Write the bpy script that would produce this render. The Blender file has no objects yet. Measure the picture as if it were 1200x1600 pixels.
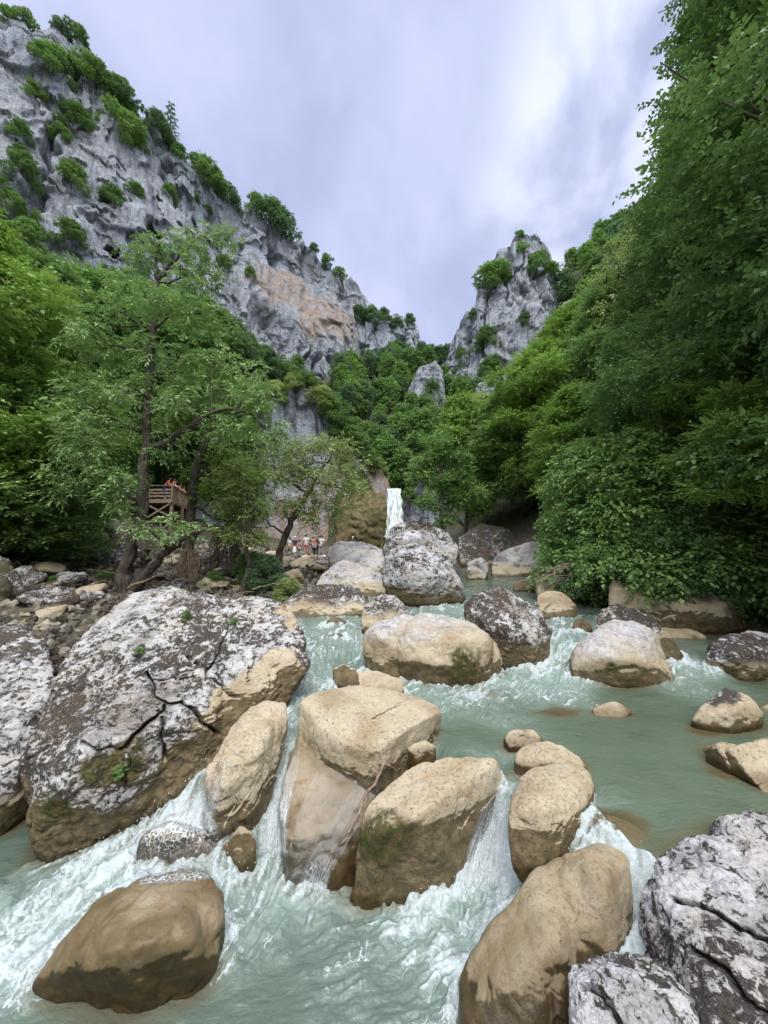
import bpy, bmesh, math, random
import numpy as np
from mathutils import Vector, Matrix
R = math.radians
random.seed(7); rng = np.random.default_rng(7)
scene = bpy.context.scene
col = scene.collection

# ------------------------------------------------------------------ camera
H = 3.2; F = 590.0; PITCH = math.atan(50/F)
cam_d = bpy.data.cameras.new("camera"); cam = bpy.data.objects.new("camera", cam_d); col.objects.link(cam)
cam.location = (0, 0, H); cam.rotation_euler = (R(90)+PITCH, 0, 0)
cam_d.sensor_fit = 'HORIZONTAL'; cam_d.sensor_width = 36; cam_d.lens = F/1200*36
cam_d.clip_start = 0.05; cam_d.clip_end = 6000
scene.camera = cam

# ------------------------------------------------------------------ sky, sun, exposure
SUN_EL, SUN_AZ = R(58), R(172)        # azimuth measured from +Y towards +X
world = bpy.data.worlds.new("World"); scene.world = world; world.use_nodes = True
wt = world.node_tree; wt.nodes.clear()

class NT:
    """tiny node-writing helper"""
    def __init__(s, tree): s.t = tree
    def n(s, typ, ins=None, **kw):
        nd = s.t.nodes.new(typ)
        for k, v in kw.items(): setattr(nd, k, v)
        for k, v in (ins or {}).items():
            sk = nd.inputs[k]
            if isinstance(v, bpy.types.NodeSocket): s.t.links.new(v, sk)
            else: sk.default_value = v
        return nd
    def math(s, op, a, b=0.0, c=None, clamp=False):
        nd = s.t.nodes.new('ShaderNodeMath'); nd.operation = op; nd.use_clamp = clamp
        for i, v in enumerate((a, b) if c is None else (a, b, c)):
            if isinstance(v, bpy.types.NodeSocket): s.t.links.new(v, nd.inputs[i])
            else: nd.inputs[i].default_value = v
        return nd.outputs[0]
    def mix(s, f, a, b, blend='MIX'):
        nd = s.t.nodes.new('ShaderNodeMix'); nd.data_type = 'RGBA'; nd.blend_type = blend
        for k, v in ((0, f), (6, a), (7, b)):
            if isinstance(v, bpy.types.NodeSocket): s.t.links.new(v, nd.inputs[k])
            else:
                nd.inputs[k].default_value = v if k == 0 else (*v[:3], 1)
        return nd.outputs[2]
    def ramp(s, f, lo, hi, a=0.0, b=1.0):
        nd = s.t.nodes.new('ShaderNodeMapRange'); nd.interpolation_type = 'SMOOTHSTEP'
        for k, v in ((0, f), (1, lo), (2, hi), (3, a), (4, b)):
            if isinstance(v, bpy.types.NodeSocket): s.t.links.new(v, nd.inputs[k])
            else: nd.inputs[k].default_value = v
        return nd.outputs[0]
    def noise(s, vec, scale, detail=4, rough=.55, dist=0.0, out=0):
        return s.n('ShaderNodeTexNoise', {'Vector': vec, 'Scale': scale, 'Detail': detail, 'Roughness': rough, 'Distortion': dist}).outputs[out]
    def mapping(s, vec, scale=(1, 1, 1), rot=(0, 0, 0)):
        return s.n('ShaderNodeMapping', {'Vector': vec, 'Scale': scale, 'Rotation': rot}).outputs[0]
    def attr(s, name):
        return s.n('ShaderNodeAttribute', attribute_name=name).outputs['Fac']
    def attrc(s, name):
        return s.n('ShaderNodeAttribute', attribute_name=name).outputs['Color']

w = NT(wt)
sky = w.n('ShaderNodeTexSky', sky_type='NISHITA', sun_disc=False, sun_elevation=SUN_EL, sun_rotation=SUN_AZ)
tc = w.n('ShaderNodeTexCoord').outputs['Generated']
sep = w.n('ShaderNodeSeparateXYZ', {0: tc})
zz = w.math('MAXIMUM', sep.outputs[2], 0.0)
# project the cloud deck onto a plane overhead so that clouds foreshorten towards the horizon
den = w.math('ADD', zz, 0.9)
plane = w.n('ShaderNodeCombineXYZ', {0: w.math('DIVIDE', sep.outputs[0], den), 1: w.math('DIVIDE', sep.outputs[1], den)}).outputs[0]
n1 = w.noise(plane, 3.6, 5, .5, .3)
n2 = w.noise(w.mapping(plane, (1.3, 1.0, 1), (0, 0, .4)), 4.4, 6, .5, .3)
cl = w.math('ADD', w.math('MULTIPLY', n1, .6), w.math('MULTIPLY', n2, .4))
c1 = w.mix(w.ramp(cl, .40, .60), (.355, .40, .585), (.50, .54, .74))
# the brighter break in the cloud, up and to the right where the sun stands behind it
sd = Vector((.50, .58, .64)).normalized()
dt = w.n('ShaderNodeVectorMath', {0: tc, 1: sd}, operation='DOT_PRODUCT').outputs['Value']
gl = w.ramp(dt, .92, 1.0)
gl2 = w.math('MULTIPLY', gl, w.ramp(w.math('ADD', n2, w.math('MULTIPLY', n1, .5)),  .56, .80))
c2 = w.mix(gl2, c1, (.86, .90, 1.0))
# overcast sky grows brighter to the zenith (above the frame)
zen = w.ramp(zz, .85, .98, 1.0, 3.4)
c2 = w.mix(w.ramp(zz, .84, .95), c2, (.66, .66, .68))
c2 = w.mix(w.ramp(sep.outputs[1], .10, -.30), c2, (1.15, 1.17, 1.24))  # sky behind the camera brightened as fill for surfaces facing the lens
c3 = w.n('ShaderNodeVectorMath', {0: c2, 'Scale': zen}, operation='SCALE').outputs[0]
low = w.ramp(sep.outputs[2], -.05, .02)
c4 = w.mix(low, (.12, .13, .12), c3)
bg1 = w.n('ShaderNodeBackground', {'Color': sky.outputs[0], 'Strength': .012})
bg2 = w.n('ShaderNodeBackground', {'Color': c4, 'Strength': .97})
ad = w.n('ShaderNodeAddShader', {0: bg1.outputs[0], 1: bg2.outputs[0]})
w.n('ShaderNodeOutputWorld', {'Surface': ad.outputs[0]})

sun_d = bpy.data.lights.new("sun", 'SUN'); sun_d.energy = 2.2; sun_d.angle = R(40); sun_d.color = (1, .95, .86)
sun = bpy.data.objects.new("sun", sun_d); col.objects.link(sun)
v = Vector((math.sin(SUN_AZ)*math.cos(SUN_EL), math.cos(SUN_AZ)*math.cos(SUN_EL), math.sin(SUN_EL)))
sun.rotation_euler = v.to_track_quat('Z', 'Y').to_euler(); sun.location = (0, 0, 60)
scene.view_settings.view_transform = 'Standard'; scene.view_settings.look = 'None'
scene.view_settings.exposure = 0.46; scene.view_settings.gamma = 1
cy = scene.cycles
scene.render.engine = 'CYCLES'
cy.max_bounces = 7; cy.diffuse_bounces = 5; cy.glossy_bounces = 2; cy.transmission_bounces = 5; cy.transparent_max_bounces = 6
cy.use_denoising = True; cy.use_adaptive_sampling = False
try: cy.denoiser = 'OPENIMAGEDENOISE'
except Exception: pass

# ------------------------------------------------------------------ picture ray -> world point
ca, sa = math.cos(PITCH), math.sin(PITCH)
def W(px, py, D):
    zc = -(py-800)/F; xr = (px-600)/F
    k = D/(ca-sa*zc)
    return np.array((xr*k, D, H+(sa+ca*zc)*k))
def WZ(px, py, z):
    zc = -(py-800)/F; xr = (px-600)/F
    k = (z-H)/(sa+ca*zc)
    return np.array((xr*k, (ca-sa*zc)*k, z))

# ------------------------------------------------------------------ numpy noise
def _h(ix, iy, iz, seed):
    n = (ix.astype(np.uint32)*np.uint32(374761393) ^ iy.astype(np.uint32)*np.uint32(668265263) ^ iz.astype(np.uint32)*np.uint32(2147483647)) + np.uint32(seed*974711+1)
    n = (n ^ (n >> np.uint32(13)))*np.uint32(1274126177); n = (n ^ (n >> np.uint32(15)))*np.uint32(2246822519)
    return ((n ^ (n >> np.uint32(16))) & np.uint32(0xffffff)).astype(np.float32)/16777215.0
def vnoise(p, seed=0):
    p = np.asarray(p, dtype=np.float32); i = np.floor(p); f = p-i; i = i.astype(np.int64)
    u = f*f*f*(f*(f*6-15)+10)
    x, y, z = i[..., 0], i[..., 1], i[..., 2]; r = 0
    for dx in (0, 1):
        for dy in (0, 1):
            for dz in (0, 1):
                wgt = (u[..., 0] if dx else 1-u[..., 0])*(u[..., 1] if dy else 1-u[..., 1])*(u[..., 2] if dz else 1-u[..., 2])
                r = r+wgt*_h(x+dx, y+dy, z+dz, seed)
    return r
def fbm(p, oct=4, seed=0, gain=.5, lac=2.03):
    a = 1.0; s = 0; t = 0; p = np.asarray(p, dtype=np.float32)
    for o in range(oct):
        s = s+a*vnoise(p, seed+o*17); t += a; a *= gain; p = p*lac+13.7
    return s/t
def ridged(p, oct=3, seed=0, gain=.5):
    a = 1.0; s = 0; t = 0; p = np.asarray(p, dtype=np.float32)
    for o in range(oct):
        s = s+a*(1-np.abs(2*vnoise(p, seed+o*17)-1)); t += a; a *= gain; p = p*2.1+5.1
    return s/t
def worley(p, seed=0):
    p = np.asarray(p, dtype=np.float32); i = np.floor(p); f = p-i; i = i.astype(np.int64)
    d1 = np.full(p.shape[:-1], 9., np.float32); d2 = d1.copy()
    for dx in (-1, 0, 1):
        for dy in (-1, 0, 1):
            for dz in (-1, 0, 1):
                c = i+np.array((dx, dy, dz)); o = np.stack([_h(c[..., 0], c[..., 1], c[..., 2], seed+k*7) for k in range(3)], -1)
                d = np.linalg.norm(np.array((dx, dy, dz), np.float32)+o-f, axis=-1)
                d2 = np.minimum(d2, np.maximum(d1, d)); d1 = np.minimum(d1, d)
    return d1, d2
def sstep(a, b, x):
    t = np.clip((x-a)/(b-a), 0, 1); return t*t*(3-2*t)

# ------------------------------------------------------------------ mesh + object helpers
def mesh_np(name, V, Fc, mat=None, attrs=None, smooth=True):
    V = np.ascontiguousarray(V, dtype=np.float32); Fc = np.ascontiguousarray(Fc, dtype=np.int32)
    me = bpy.data.meshes.new(name); k = Fc.shape[1]
    me.vertices.add(len(V)); me.vertices.foreach_set('co', V.ravel())
    me.loops.add(Fc.size); me.loops.foreach_set('vertex_index', Fc.ravel())
    me.polygons.add(len(Fc)); me.polygons.foreach_set('loop_start', np.arange(0, Fc.size, k, dtype=np.int32))
    me.polygons.foreach_set('use_smooth', np.full(len(Fc), smooth))
    me.update(calc_edges=True); me.validate()
    for k2, a in (attrs or {}).items():
        at = me.attributes.new(k2, 'FLOAT', 'POINT'); at.data.foreach_set('value', np.ascontiguousarray(a, dtype=np.float32))
    if mat: me.materials.append(mat)
    return me
def link(name, me, parent=None, loc=None):
    o = bpy.data.objects.new(name, me); col.objects.link(o)
    if parent: o.parent = parent
    if loc is not None: o.location = loc
    return o
def tag(o, label=None, cat=None, group=None, kind=None):
    if label: o['label'] = label
    if cat: o['category'] = cat
    if group: o['group'] = group
    if kind: o['kind'] = kind
    return o
class MB:
    """collects tris/quads as numpy pieces, builds one mesh"""
    def __init__(s): s.v = []; s.f = []; s.n = 0; s.a = []
    def add(s, V, Fc, a=0.5):
        V = np.asarray(V, dtype=np.float32); Fc = np.asarray(Fc, dtype=np.int32)
        if Fc.shape[1] == 3: Fc = np.concatenate([Fc, Fc[:, 2:3]], 1)
        s.v.append(V); s.f.append(Fc+s.n); s.n += len(V)
        s.a.append(np.full(len(V), a, np.float32) if np.isscalar(a) else np.asarray(a, np.float32))
    def tube(s, pts, rad, n=8, cap=True, rough=0.0, seed=0, a=.5):
        P = np.asarray(pts, float); rad = np.asarray(rad, float)*np.ones(len(P))
        T = np.gradient(P, axis=0); T /= np.linalg.norm(T, axis=1)[:, None]+1e-9
        up = np.array((.13, .21, .97)) if abs(T[0][2]) < .8 else np.array((.97, .2, .1))
        U = np.cross(T, up); U /= np.linalg.norm(U, axis=1)[:, None]+1e-9; Vv = np.cross(T, U)
        th = np.arange(n)/n*2*np.pi
        ring = P[:, None]+rad[:, None, None]*(np.cos(th)[None, :, None]*U[:, None]+np.sin(th)[None, :, None]*Vv[:, None])
        V = ring.reshape(-1, 3)
        if rough: V = V+(np.repeat(rad, n)[:, None]*rough)*(np.stack([vnoise(V*6/ max(rad.max(), .02)*.25, seed+k) for k in range(3)], -1)-.5)
        m = len(P); i = np.arange(m-1)[:, None]*n; j = np.arange(n)[None]; j2 = (j+1) % n
        Fc = np.stack([i+j, i+j2, i+n+j2, i+n+j], -1).reshape(-1, 4)
        if cap:
            V = np.concatenate([V, P[:1], P[-1:]]); c0 = m*n; e = (m-1)*n
            a0 = np.stack([j[0], np.full(n, c0), j2[0], j2[0]], -1); a1 = np.stack([e+j[0], e+j2[0], np.full(n, c0+1), np.full(n, c0+1)], -1)
            Fc = np.concatenate([Fc, a0, a1])
        s.add(V, Fc, a)
    def box(s, c, size, rot=None, a=.5):
        x, y, z = np.asarray(size)/2
        V = np.array([(i, j, k) for i in (-x, x) for j in (-y, y) for k in (-z, z)])
        if rot is not None: V = V@np.array(rot).T
        s.add(V+np.asarray(c), [(0, 1, 3, 2), (4, 6, 7, 5), (0, 4, 5, 1), (2, 3, 7, 6), (0, 2, 6, 4), (1, 5, 7, 3)], a)
    def beam(s, p, q, wd, ht, a=.5):
        p = np.asarray(p, float); q = np.asarray(q, float); d = q-p; L = np.linalg.norm(d); d /= L
        up = np.array((0, 0, 1.)) if abs(d[2]) < .9 else np.array((0, 1., 0))
        sd_ = np.cross(d, up); sd_ /= np.linalg.norm(sd_); u2 = np.cross(sd_, d)
        s.box((p+q)/2, (L, wd, ht), np.stack([d, sd_, u2], 1), a)
    def build(s, name, mat, parent=None, smooth=True, loc=None, attr='tint'):
        V = np.concatenate(s.v); Fc = np.concatenate(s.f)
        me = mesh_quads(name, V, Fc, mat, {attr: np.concatenate(s.a)}, smooth)
        return link(name, me, parent, loc)
def mesh_quads(name, V, Fc, mat, attrs=None, smooth=True):
    tri = Fc[:, 2] == Fc[:, 3]
    if not tri.any(): return mesh_np(name, V, Fc, mat, attrs, smooth)
    me = bpy.data.meshes.new(name); V = np.ascontiguousarray(V, np.float32)
    q, t = Fc[~tri], Fc[tri][:, :3]
    me.vertices.add(len(V)); me.vertices.foreach_set('co', V.ravel())
    L = np.concatenate([q.ravel(), t.ravel()]).astype(np.int32); me.loops.add(len(L)); me.loops.foreach_set('vertex_index', L)
    st = np.concatenate([np.arange(len(q))*4, q.size+np.arange(len(t))*3]).astype(np.int32)
    me.polygons.add(len(st)); me.polygons.foreach_set('loop_start', st); me.polygons.foreach_set('use_smooth', np.full(len(st), smooth))
    me.update(calc_edges=True); me.validate()
    for k2, a in (attrs or {}).items():
        at = me.attributes.new(k2, 'FLOAT', 'POINT'); at.data.foreach_set('value', np.ascontiguousarray(a, dtype=np.float32))
    me.materials.append(mat); return me
def empty(name, loc, label=None, cat=None, group=None, rz=0, scale=None):
    o = bpy.data.objects.new(name, None); col.objects.link(o); o.location = loc; o.rotation_euler.z = rz
    if scale is not None: o.scale = scale if hasattr(scale, '__len__') else (scale,)*3
    return tag(o, label, cat, group)

# ------------------------------------------------------------------ materials
def mat_new(name):
    m = bpy.data.materials.new(name); m.use_nodes = True; m.node_tree.nodes.clear(); return m, NT(m.node_tree)
def out(t, sh): t.n('ShaderNodeOutputMaterial', {'Surface': sh})

def rock_material(name, tan=(.46, .40, .295), tan2=(.33, .265, .17), grey=(.50, .49, .51), dark=(.055, .046, .04), spot=22.0, soil=(.075, .052, .034)):
    m, t = mat_new(name)
    ob = t.n('ShaderNodeTexCoord').outputs['Object']
    crust, wet, moss, stain = (t.attr(k) for k in ('crust', 'wet', 'moss', 'stain'))
    crack = t.attr('crack'); brown = t.attr('brown')
    a = t.noise(ob, 1.7, 6, .6, .4); b = t.noise(ob, 9, 7, .65); f = t.noise(ob, 60, 4, .7)
    base = t.mix(t.ramp(a, .42, .68), tan, tan2)
    base = t.mix(t.math('MULTIPLY', t.ramp(b, .5, .72), .45), base, (.50, .46, .39))
    base = t.mix(t.ramp(t.noise(ob, 3.1, 5, .6, 1.0), .58, .72, 0, .5), base, (.40, .22, .09))
    base = t.mix(t.ramp(f, .35, .75, .0, .25), base, (.16, .12, .08))
    base = t.mix(t.ramp(t.noise(ob, 31, 5, .75, .5), .44, .30, 0, .5), base, (.17, .135, .09))
    vn = t.n('ShaderNodeTexVoronoi', {'Vector': t.n('ShaderNodeVectorMath', {0: ob, 1: t.n('ShaderNodeVectorMath', {0: t.noise(ob, 4, 5, .65, 0, 1), 'Scale': .9}, operation='SCALE').outputs[0]}, operation='ADD').outputs[0], 'Scale': 2.6}, feature='DISTANCE_TO_EDGE').outputs[0]
    base = t.mix(t.math('MULTIPLY', t.ramp(vn, .012, .0), t.ramp(a, .45, .6, 0, .6)), base, (.16, .12, .08))
    # blotchy olive brown algae below the flood line, plus shade painted on steep faces
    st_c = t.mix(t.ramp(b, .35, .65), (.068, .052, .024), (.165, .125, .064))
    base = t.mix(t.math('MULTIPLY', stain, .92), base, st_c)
    # weathered limestone crust with dark lichen and brown moss flecks
    warp = t.n('ShaderNodeVectorMath', {0: ob, 1: t.n('ShaderNodeVectorMath', {0: t.noise(ob, 7, 3, .5, 0, 1), 'Scale': .22}, operation='SCALE').outputs[0]}, operation='ADD').outputs[0]
    st = t.mapping(warp, (1, 1, 1.6), (.5, .3, .2))
    s1 = t.noise(st, spot, 6, .72); s2 = t.noise(st, spot*.3, 5, .7, .8); s3 = t.noise(st, spot*2.6, 3, .6)
    g = t.mix(t.ramp(s2, .38, .62), grey, tuple(x*.52 for x in grey))
    g = t.mix(t.ramp(s3, .45, .7, 0, .55), g, (.55, .54, .55))
    g = t.mix(t.ramp(a, .45, .7, 0, .45), g, tan)
    lich = t.math('ADD', t.math('MULTIPLY', s1, .55), t.math('MULTIPLY', s2, .45))
    dens = t.attr('spots')
    thr = t.math('SUBTRACT', .63, t.math('MULTIPLY', dens, .21))
    sp = t.ramp(t.math('SUBTRACT', lich, thr), -.012, .022)
    dk = t.mix(t.ramp(s3, .4, .6), dark, (.075, .062, .052))
    g = t.mix(sp, g, dk)
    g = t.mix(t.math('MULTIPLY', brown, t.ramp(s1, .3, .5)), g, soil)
    base = t.mix(crust, base, g)
    mo = t.mix(t.ramp(b, .4, .6), (.035, .045, .010), (.095, .075, .028))
    base = t.mix(t.math('MULTIPLY', moss, t.ramp(t.noise(ob, 8, 5, .7), .28, .5)), base, mo)
    base = t.mix(crack, base, (.02, .016, .012))
    wetc = t.mix(1.0, base, (.35, .305, .225), 'MULTIPLY')
    colr = t.mix(wet, base, wetc)
    pit = t.ramp(t.noise(ob, 31, 5, .75, .5), .28, .46)
    hsum = t.math('ADD', t.math('MULTIPLY', b, .5), t.math('ADD', t.math('MULTIPLY', f, .22), t.math('MULTIPLY', pit, .22)))
    hs = t.math('ADD', hsum, t.math('MULTIPLY', t.math('MULTIPLY', crust, t.math('SUBTRACT', s1, sp)), .5))
    wetinv = t.math('SUBTRACT', 1.0, t.math('MULTIPLY', wet, .6))
    bump = t.n('ShaderNodeBump', {'Height': hs, 'Strength': t.math('MULTIPLY', wetinv, .95), 'Distance': .04}).outputs[0]
    rough = t.math('SUBTRACT', .85, t.math('MULTIPLY', wet, .55))
    p = t.n('ShaderNodeBsdfPrincipled', {'Base Color': colr, 'Roughness': rough, 'Normal': bump, 'Specular IOR Level': .35})
    out(t, p.outputs[0]); return m
M = {}
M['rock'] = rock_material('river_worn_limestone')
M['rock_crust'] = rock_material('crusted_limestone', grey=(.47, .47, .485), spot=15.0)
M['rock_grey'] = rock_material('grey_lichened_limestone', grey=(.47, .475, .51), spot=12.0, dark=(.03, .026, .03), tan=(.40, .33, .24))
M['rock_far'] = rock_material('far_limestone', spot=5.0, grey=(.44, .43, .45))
# ------------------------------------------------------------------ water level control points: (px, py, z, foam, flow dx, dy in picture)
PZ = .85
CT = [  # lower pool
 (600,1560,0,.33,-1,.4),(480,1480,.0,.30,-1,.3),(420,1560,0,.22,-1,.2),(640,1430,.02,.8,-1,.6),(700,1480,.0,.68,-.5,1),(560,1410,.0,.3,-1,.2),(650,1620,0,.45,-1,.2),
 (720,1400,.06,1.0,-.8,1),(520,1390,.0,.45,-1,.1),(300,1600,0,.2,-1,.05),(150,1620,0,.15,-1,0),(100,1575,0,.22,-1,.0),(480,1400,.04,.7,-1,.5),
 # left rapids
 (420,1330,.12,.95,-.6,1),(400,1390,.05,.75,-.6,1),(380,1440,.02,.55,-.6,1),(300,1340,.20,.9,-1,.5),(200,1340,.15,1,-1,.6),(100,1400,.1,1,-1,.7),(20,1450,.05,1,-1,.7),(30,1520,.0,.75,-1,.7),
 (-60,1480,.03,1,-1,.6),(-60,1600,0,.5,-1,.6),(20,1330,.02,.0,-1,.1),(-40,1320,.0,.0,-1,.1),(60,1375,.04,.35,-1,.5),
 # side chute between the large boulder and the leaning rock
 (350,1185,.80,.6,-.6,1),(320,1230,.52,.75,-.6,1),(290,1270,.36,.95,-.8,1),(340,1300,.27,1,-.7,.7),
 # chute between leaning rock and slab
 (455,1150,.86,.6,-.1,1),(445,1195,.62,.85,-.15,1),(432,1240,.40,.95,-.15,1),(425,1285,.22,1,-.3,1),
 # middle left pool and its step
 (480,1110,.90,.6,-.4,1),(470,1085,.95,.7,-.3,1),(490,1050,1.10,.8,-.1,1),(505,1010,1.20,.6,.2,1),(545,985,1.26,.65,-.6,.6),(520,960,1.3,.45,-.2,1),(570,1010,1.12,.7,-.8,.5),(560,1040,1.0,.5,-.8,.4),
 # right pool
 (650,1085,PZ+.03,.62,-1,.15),(700,1090,PZ+.02,.68,-1,.2),(590,1100,PZ+.03,.5,-1,.1),(740,1150,PZ,.16,-1,.35),(760,1110,PZ+.01,.5,-1,.3),(820,1110,PZ,.38,-1,.3),(880,1130,PZ,.14,-1,.2),
 (1000,1150,PZ,.02,-1,.3),(1060,1230,PZ,.03,-1,.6),(960,1220,PZ,.10,-.9,.9),(900,1180,PZ,.08,-1,.6),(1150,1150,PZ,.0,-1,.2),(1100,1290,PZ,.03,-1,.5),(1250,1200,PZ,.0,-1,.2),(1000,1100,PZ,.05,-1,.2),(1250,1100,PZ,.0,-1,.2),
 (1040,1330,PZ-.03,.12,-1,.3),(990,1290,PZ-.05,.18,-1,.3),(730,1190,PZ,.08,-.2,1),(1180,1300,PZ,.02,-1,.3),
 (860,1050,PZ+.1,.95,-1,.5),(800,1060,PZ+.05,.85,-1,.3),(840,1080,PZ+.02,.75,-1,.3),(850,1010,1.12,.9,-.5,1),(870,985,1.22,.65,-.2,1),(905,965,1.30,.45,-.6,1),
 (1090,1070,PZ+.03,.6,-.7,.6),(1080,1045,PZ+.14,.85,-.5,1),(1085,1015,1.1,.35,.2,1),(1060,985,1.15,.06,.3,1),(1150,1000,1.1,.0,-.8,.3),(1130,1080,PZ,.25,-1,.3),(1200,1075,PZ+.02,.1,-1,.3),
 # chute right of the centre block
 (795,1205,PZ,.12,-.3,1),(785,1235,.72,.55,-.3,1),(765,1280,.42,.88,-.3,1),(750,1330,.20,1,-.3,1),(740,1370,.10,1,-.4,1),
 # flow over the long brown rock
 (930,1290,.78,.5,-1,.5),(890,1310,.62,.85,-1,.5),(840,1325,.46,.95,-1,.4),(800,1345,.28,1,-1,.7),(770,1385,.12,1,-.7,1),
 (985,1490,.30,.75,-.7,1),(950,1520,.22,.85,-.7,1),(880,1610,.03,.7,-.7,1),
 # upper reaches
 (930,950,1.36,.45,-.8,.6),(935,925,1.46,.2,-.6,.6),(650,965,1.34,.6,-1,.4),(690,945,1.45,.75,-1,.4),(720,925,1.53,.45,-1,.3),(770,915,1.62,.1,-1,.2),(830,908,1.66,.05,-1,.1),(880,900,1.70,.05,-1,.1),(760,905,1.68,.1,-.6,.8)]
far_w = [(4,14,1.62),(1.5,14,1.6),(5,20,1.75),(2.5,20,1.75),(4.5,28,1.82),(2,28,1.82),(3,38,1.9),(2,44,1.95),(1,46,1.95),(9,10,1.35),(8,7,.95),(-7,3,.0),(-7,0,.0),(0,0,0),(6,1,.2),(9,3,.8),(9,5,.85),(3,.6,0),(-3,.6,0)]
cp = []; cz = []; cf = []; cd = []
for px, py, z, fo, dx, dy in CT:
    a = WZ(px, py, z); b = WZ(px+dx*4, py+dy*4, z); d = (b-a)[:2]; d /= np.linalg.norm(d)
    cp.append(a[:2]); cz.append(z); cf.append(fo); cd.append(d)
for x, y, z in far_w: cp.append(np.array((x, y))); cz.append(z); cf.append(.25 if y > 11 else 0.05); cd.append(np.array((-.3, -1.)))
cp = np.array(cp); cz = np.array(cz); cf = np.array(cf); cf = np.where(cf > .3, .3+(cf-.3)*.9, cf)*np.where((cz > .9) | ((cz > .83) & (cp[:, 0] > -.3)), .82, .93); cd = np.array(cd)
def water_eval(X, Y, full=True):
    X = np.asarray(X, float).ravel(); Y = np.asarray(Y, float).ravel(); n = len(X)
    z = np.empty(n); fo = np.empty(n); d = np.empty((n, 2))
    rr = .10+.02*cp[:, 1]
    for i in range(0, n, 60000):
        s = slice(i, i+60000)
        q = ((X[s, None]-cp[None, :, 0])**2+(Y[s, None]-cp[None, :, 1])**2)/rr**2+.6
        w1 = q**-2.0; w1 /= w1.sum(1, keepdims=True)
        z[s] = w1@cz; fo[s] = w1@cf
        w2 = q**-1.3; w2 /= w2.sum(1, keepdims=True); d[s] = w2@cd
    return z, fo, d/(np.linalg.norm(d, axis=1)[:, None]+1e-6)

# ------------------------------------------------------------------ boulders
def cellv(p, seed):
    p = np.asarray(p, dtype=np.float32); i = np.floor(p); f = p-i; i = i.astype(np.int64); best = np.full(len(p), 9., np.float32); val = np.zeros(len(p), np.float32)
    for dx in (-1, 0, 1):
        for dy in (-1, 0, 1):
            for dz in (-1, 0, 1):
                c = i+np.array((dx, dy, dz)); o = np.stack([_h(c[:, 0], c[:, 1], c[:, 2], seed+k*7) for k in range(3)], -1)
                q = np.linalg.norm(np.array((dx, dy, dz), np.float32)+o-f, axis=1); s = q < best; best[s] = q[s]; val[s] = _h(c[:, 0], c[:, 1], c[:, 2], seed+50)[s]
    return val
_ico = {}
def ico(n):
    if n not in _ico:
        bm = bmesh.new(); bmesh.ops.create_icosphere(bm, subdivisions=n, radius=1)
        me = bpy.data.meshes.new('t'); bm.to_mesh(me); bm.free()
        V = np.empty(len(me.vertices)*3, np.float32); me.vertices.foreach_get('co', V)
        Fc = np.empty(len(me.polygons)*3, np.int32); me.polygons.foreach_get('vertices', Fc)
        bpy.data.meshes.remove(me); _ico[n] = (V.reshape(-1, 3).astype(float), Fc.reshape(-1, 3))
    return _ico[n]
class Hull:
    def __init__(s, pts, p=11, cuts=13, grow=1.06):
        pts = np.asarray(pts, float); s.lo = pts.min(0); s.hi = pts.max(0)
        bm = bmesh.new()
        for q in pts: bm.verts.new(q)
        r = bmesh.ops.convex_hull(bm, input=bm.verts)
        bm.normal_update()
        hv = {v for f in bm.faces for v in f.verts}
        s.c = (s.lo+s.hi)/2*.5+np.mean([v.co[:] for v in hv], axis=0)*.5
        pl = {}
        for f in bm.faces:
            n = np.array(f.normal); a = f.calc_area()
            d = float(n@np.array(f.verts[0].co))
            if n@(np.array(f.calc_center_median())-s.c) < 0: n = -n; d = -d
            h = d-float(n@s.c)
            if a < 1e-7 or h < 1e-4: continue
            key = tuple(np.round(n*5).astype(int))
            if key not in pl or pl[key][2] < a: pl[key] = (n, h, a)
        bm.free()
        N_ = [x[0]/x[1] for x in pl.values()]
        g = np.random.default_rng(int(abs(s.c[0]*997+s.c[1]*131))+1)
        for _ in range(cuts):          # broken-off facets
            n = g.normal(size=3); n /= np.linalg.norm(n); N_.append(n/(max((pts-s.c)@n)*g.uniform(.82, .97)))
        s.N = np.array(N_)/grow; s.p = p
    def f(s, Q):           # homogeneous gauge function: <1 inside
        r = np.empty(len(Q)); 
        for i in range(0, len(Q), 40000):
            k = np.maximum((Q[i:i+40000]-s.c)@s.N.T, 0); mx = k.max(1)+1e-9
            r[i:i+40000] = mx*((k/mx[:, None])**s.p).sum(1)**(1/s.p)
        return r
ROCKS = []   # (hulls, waterline)
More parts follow.
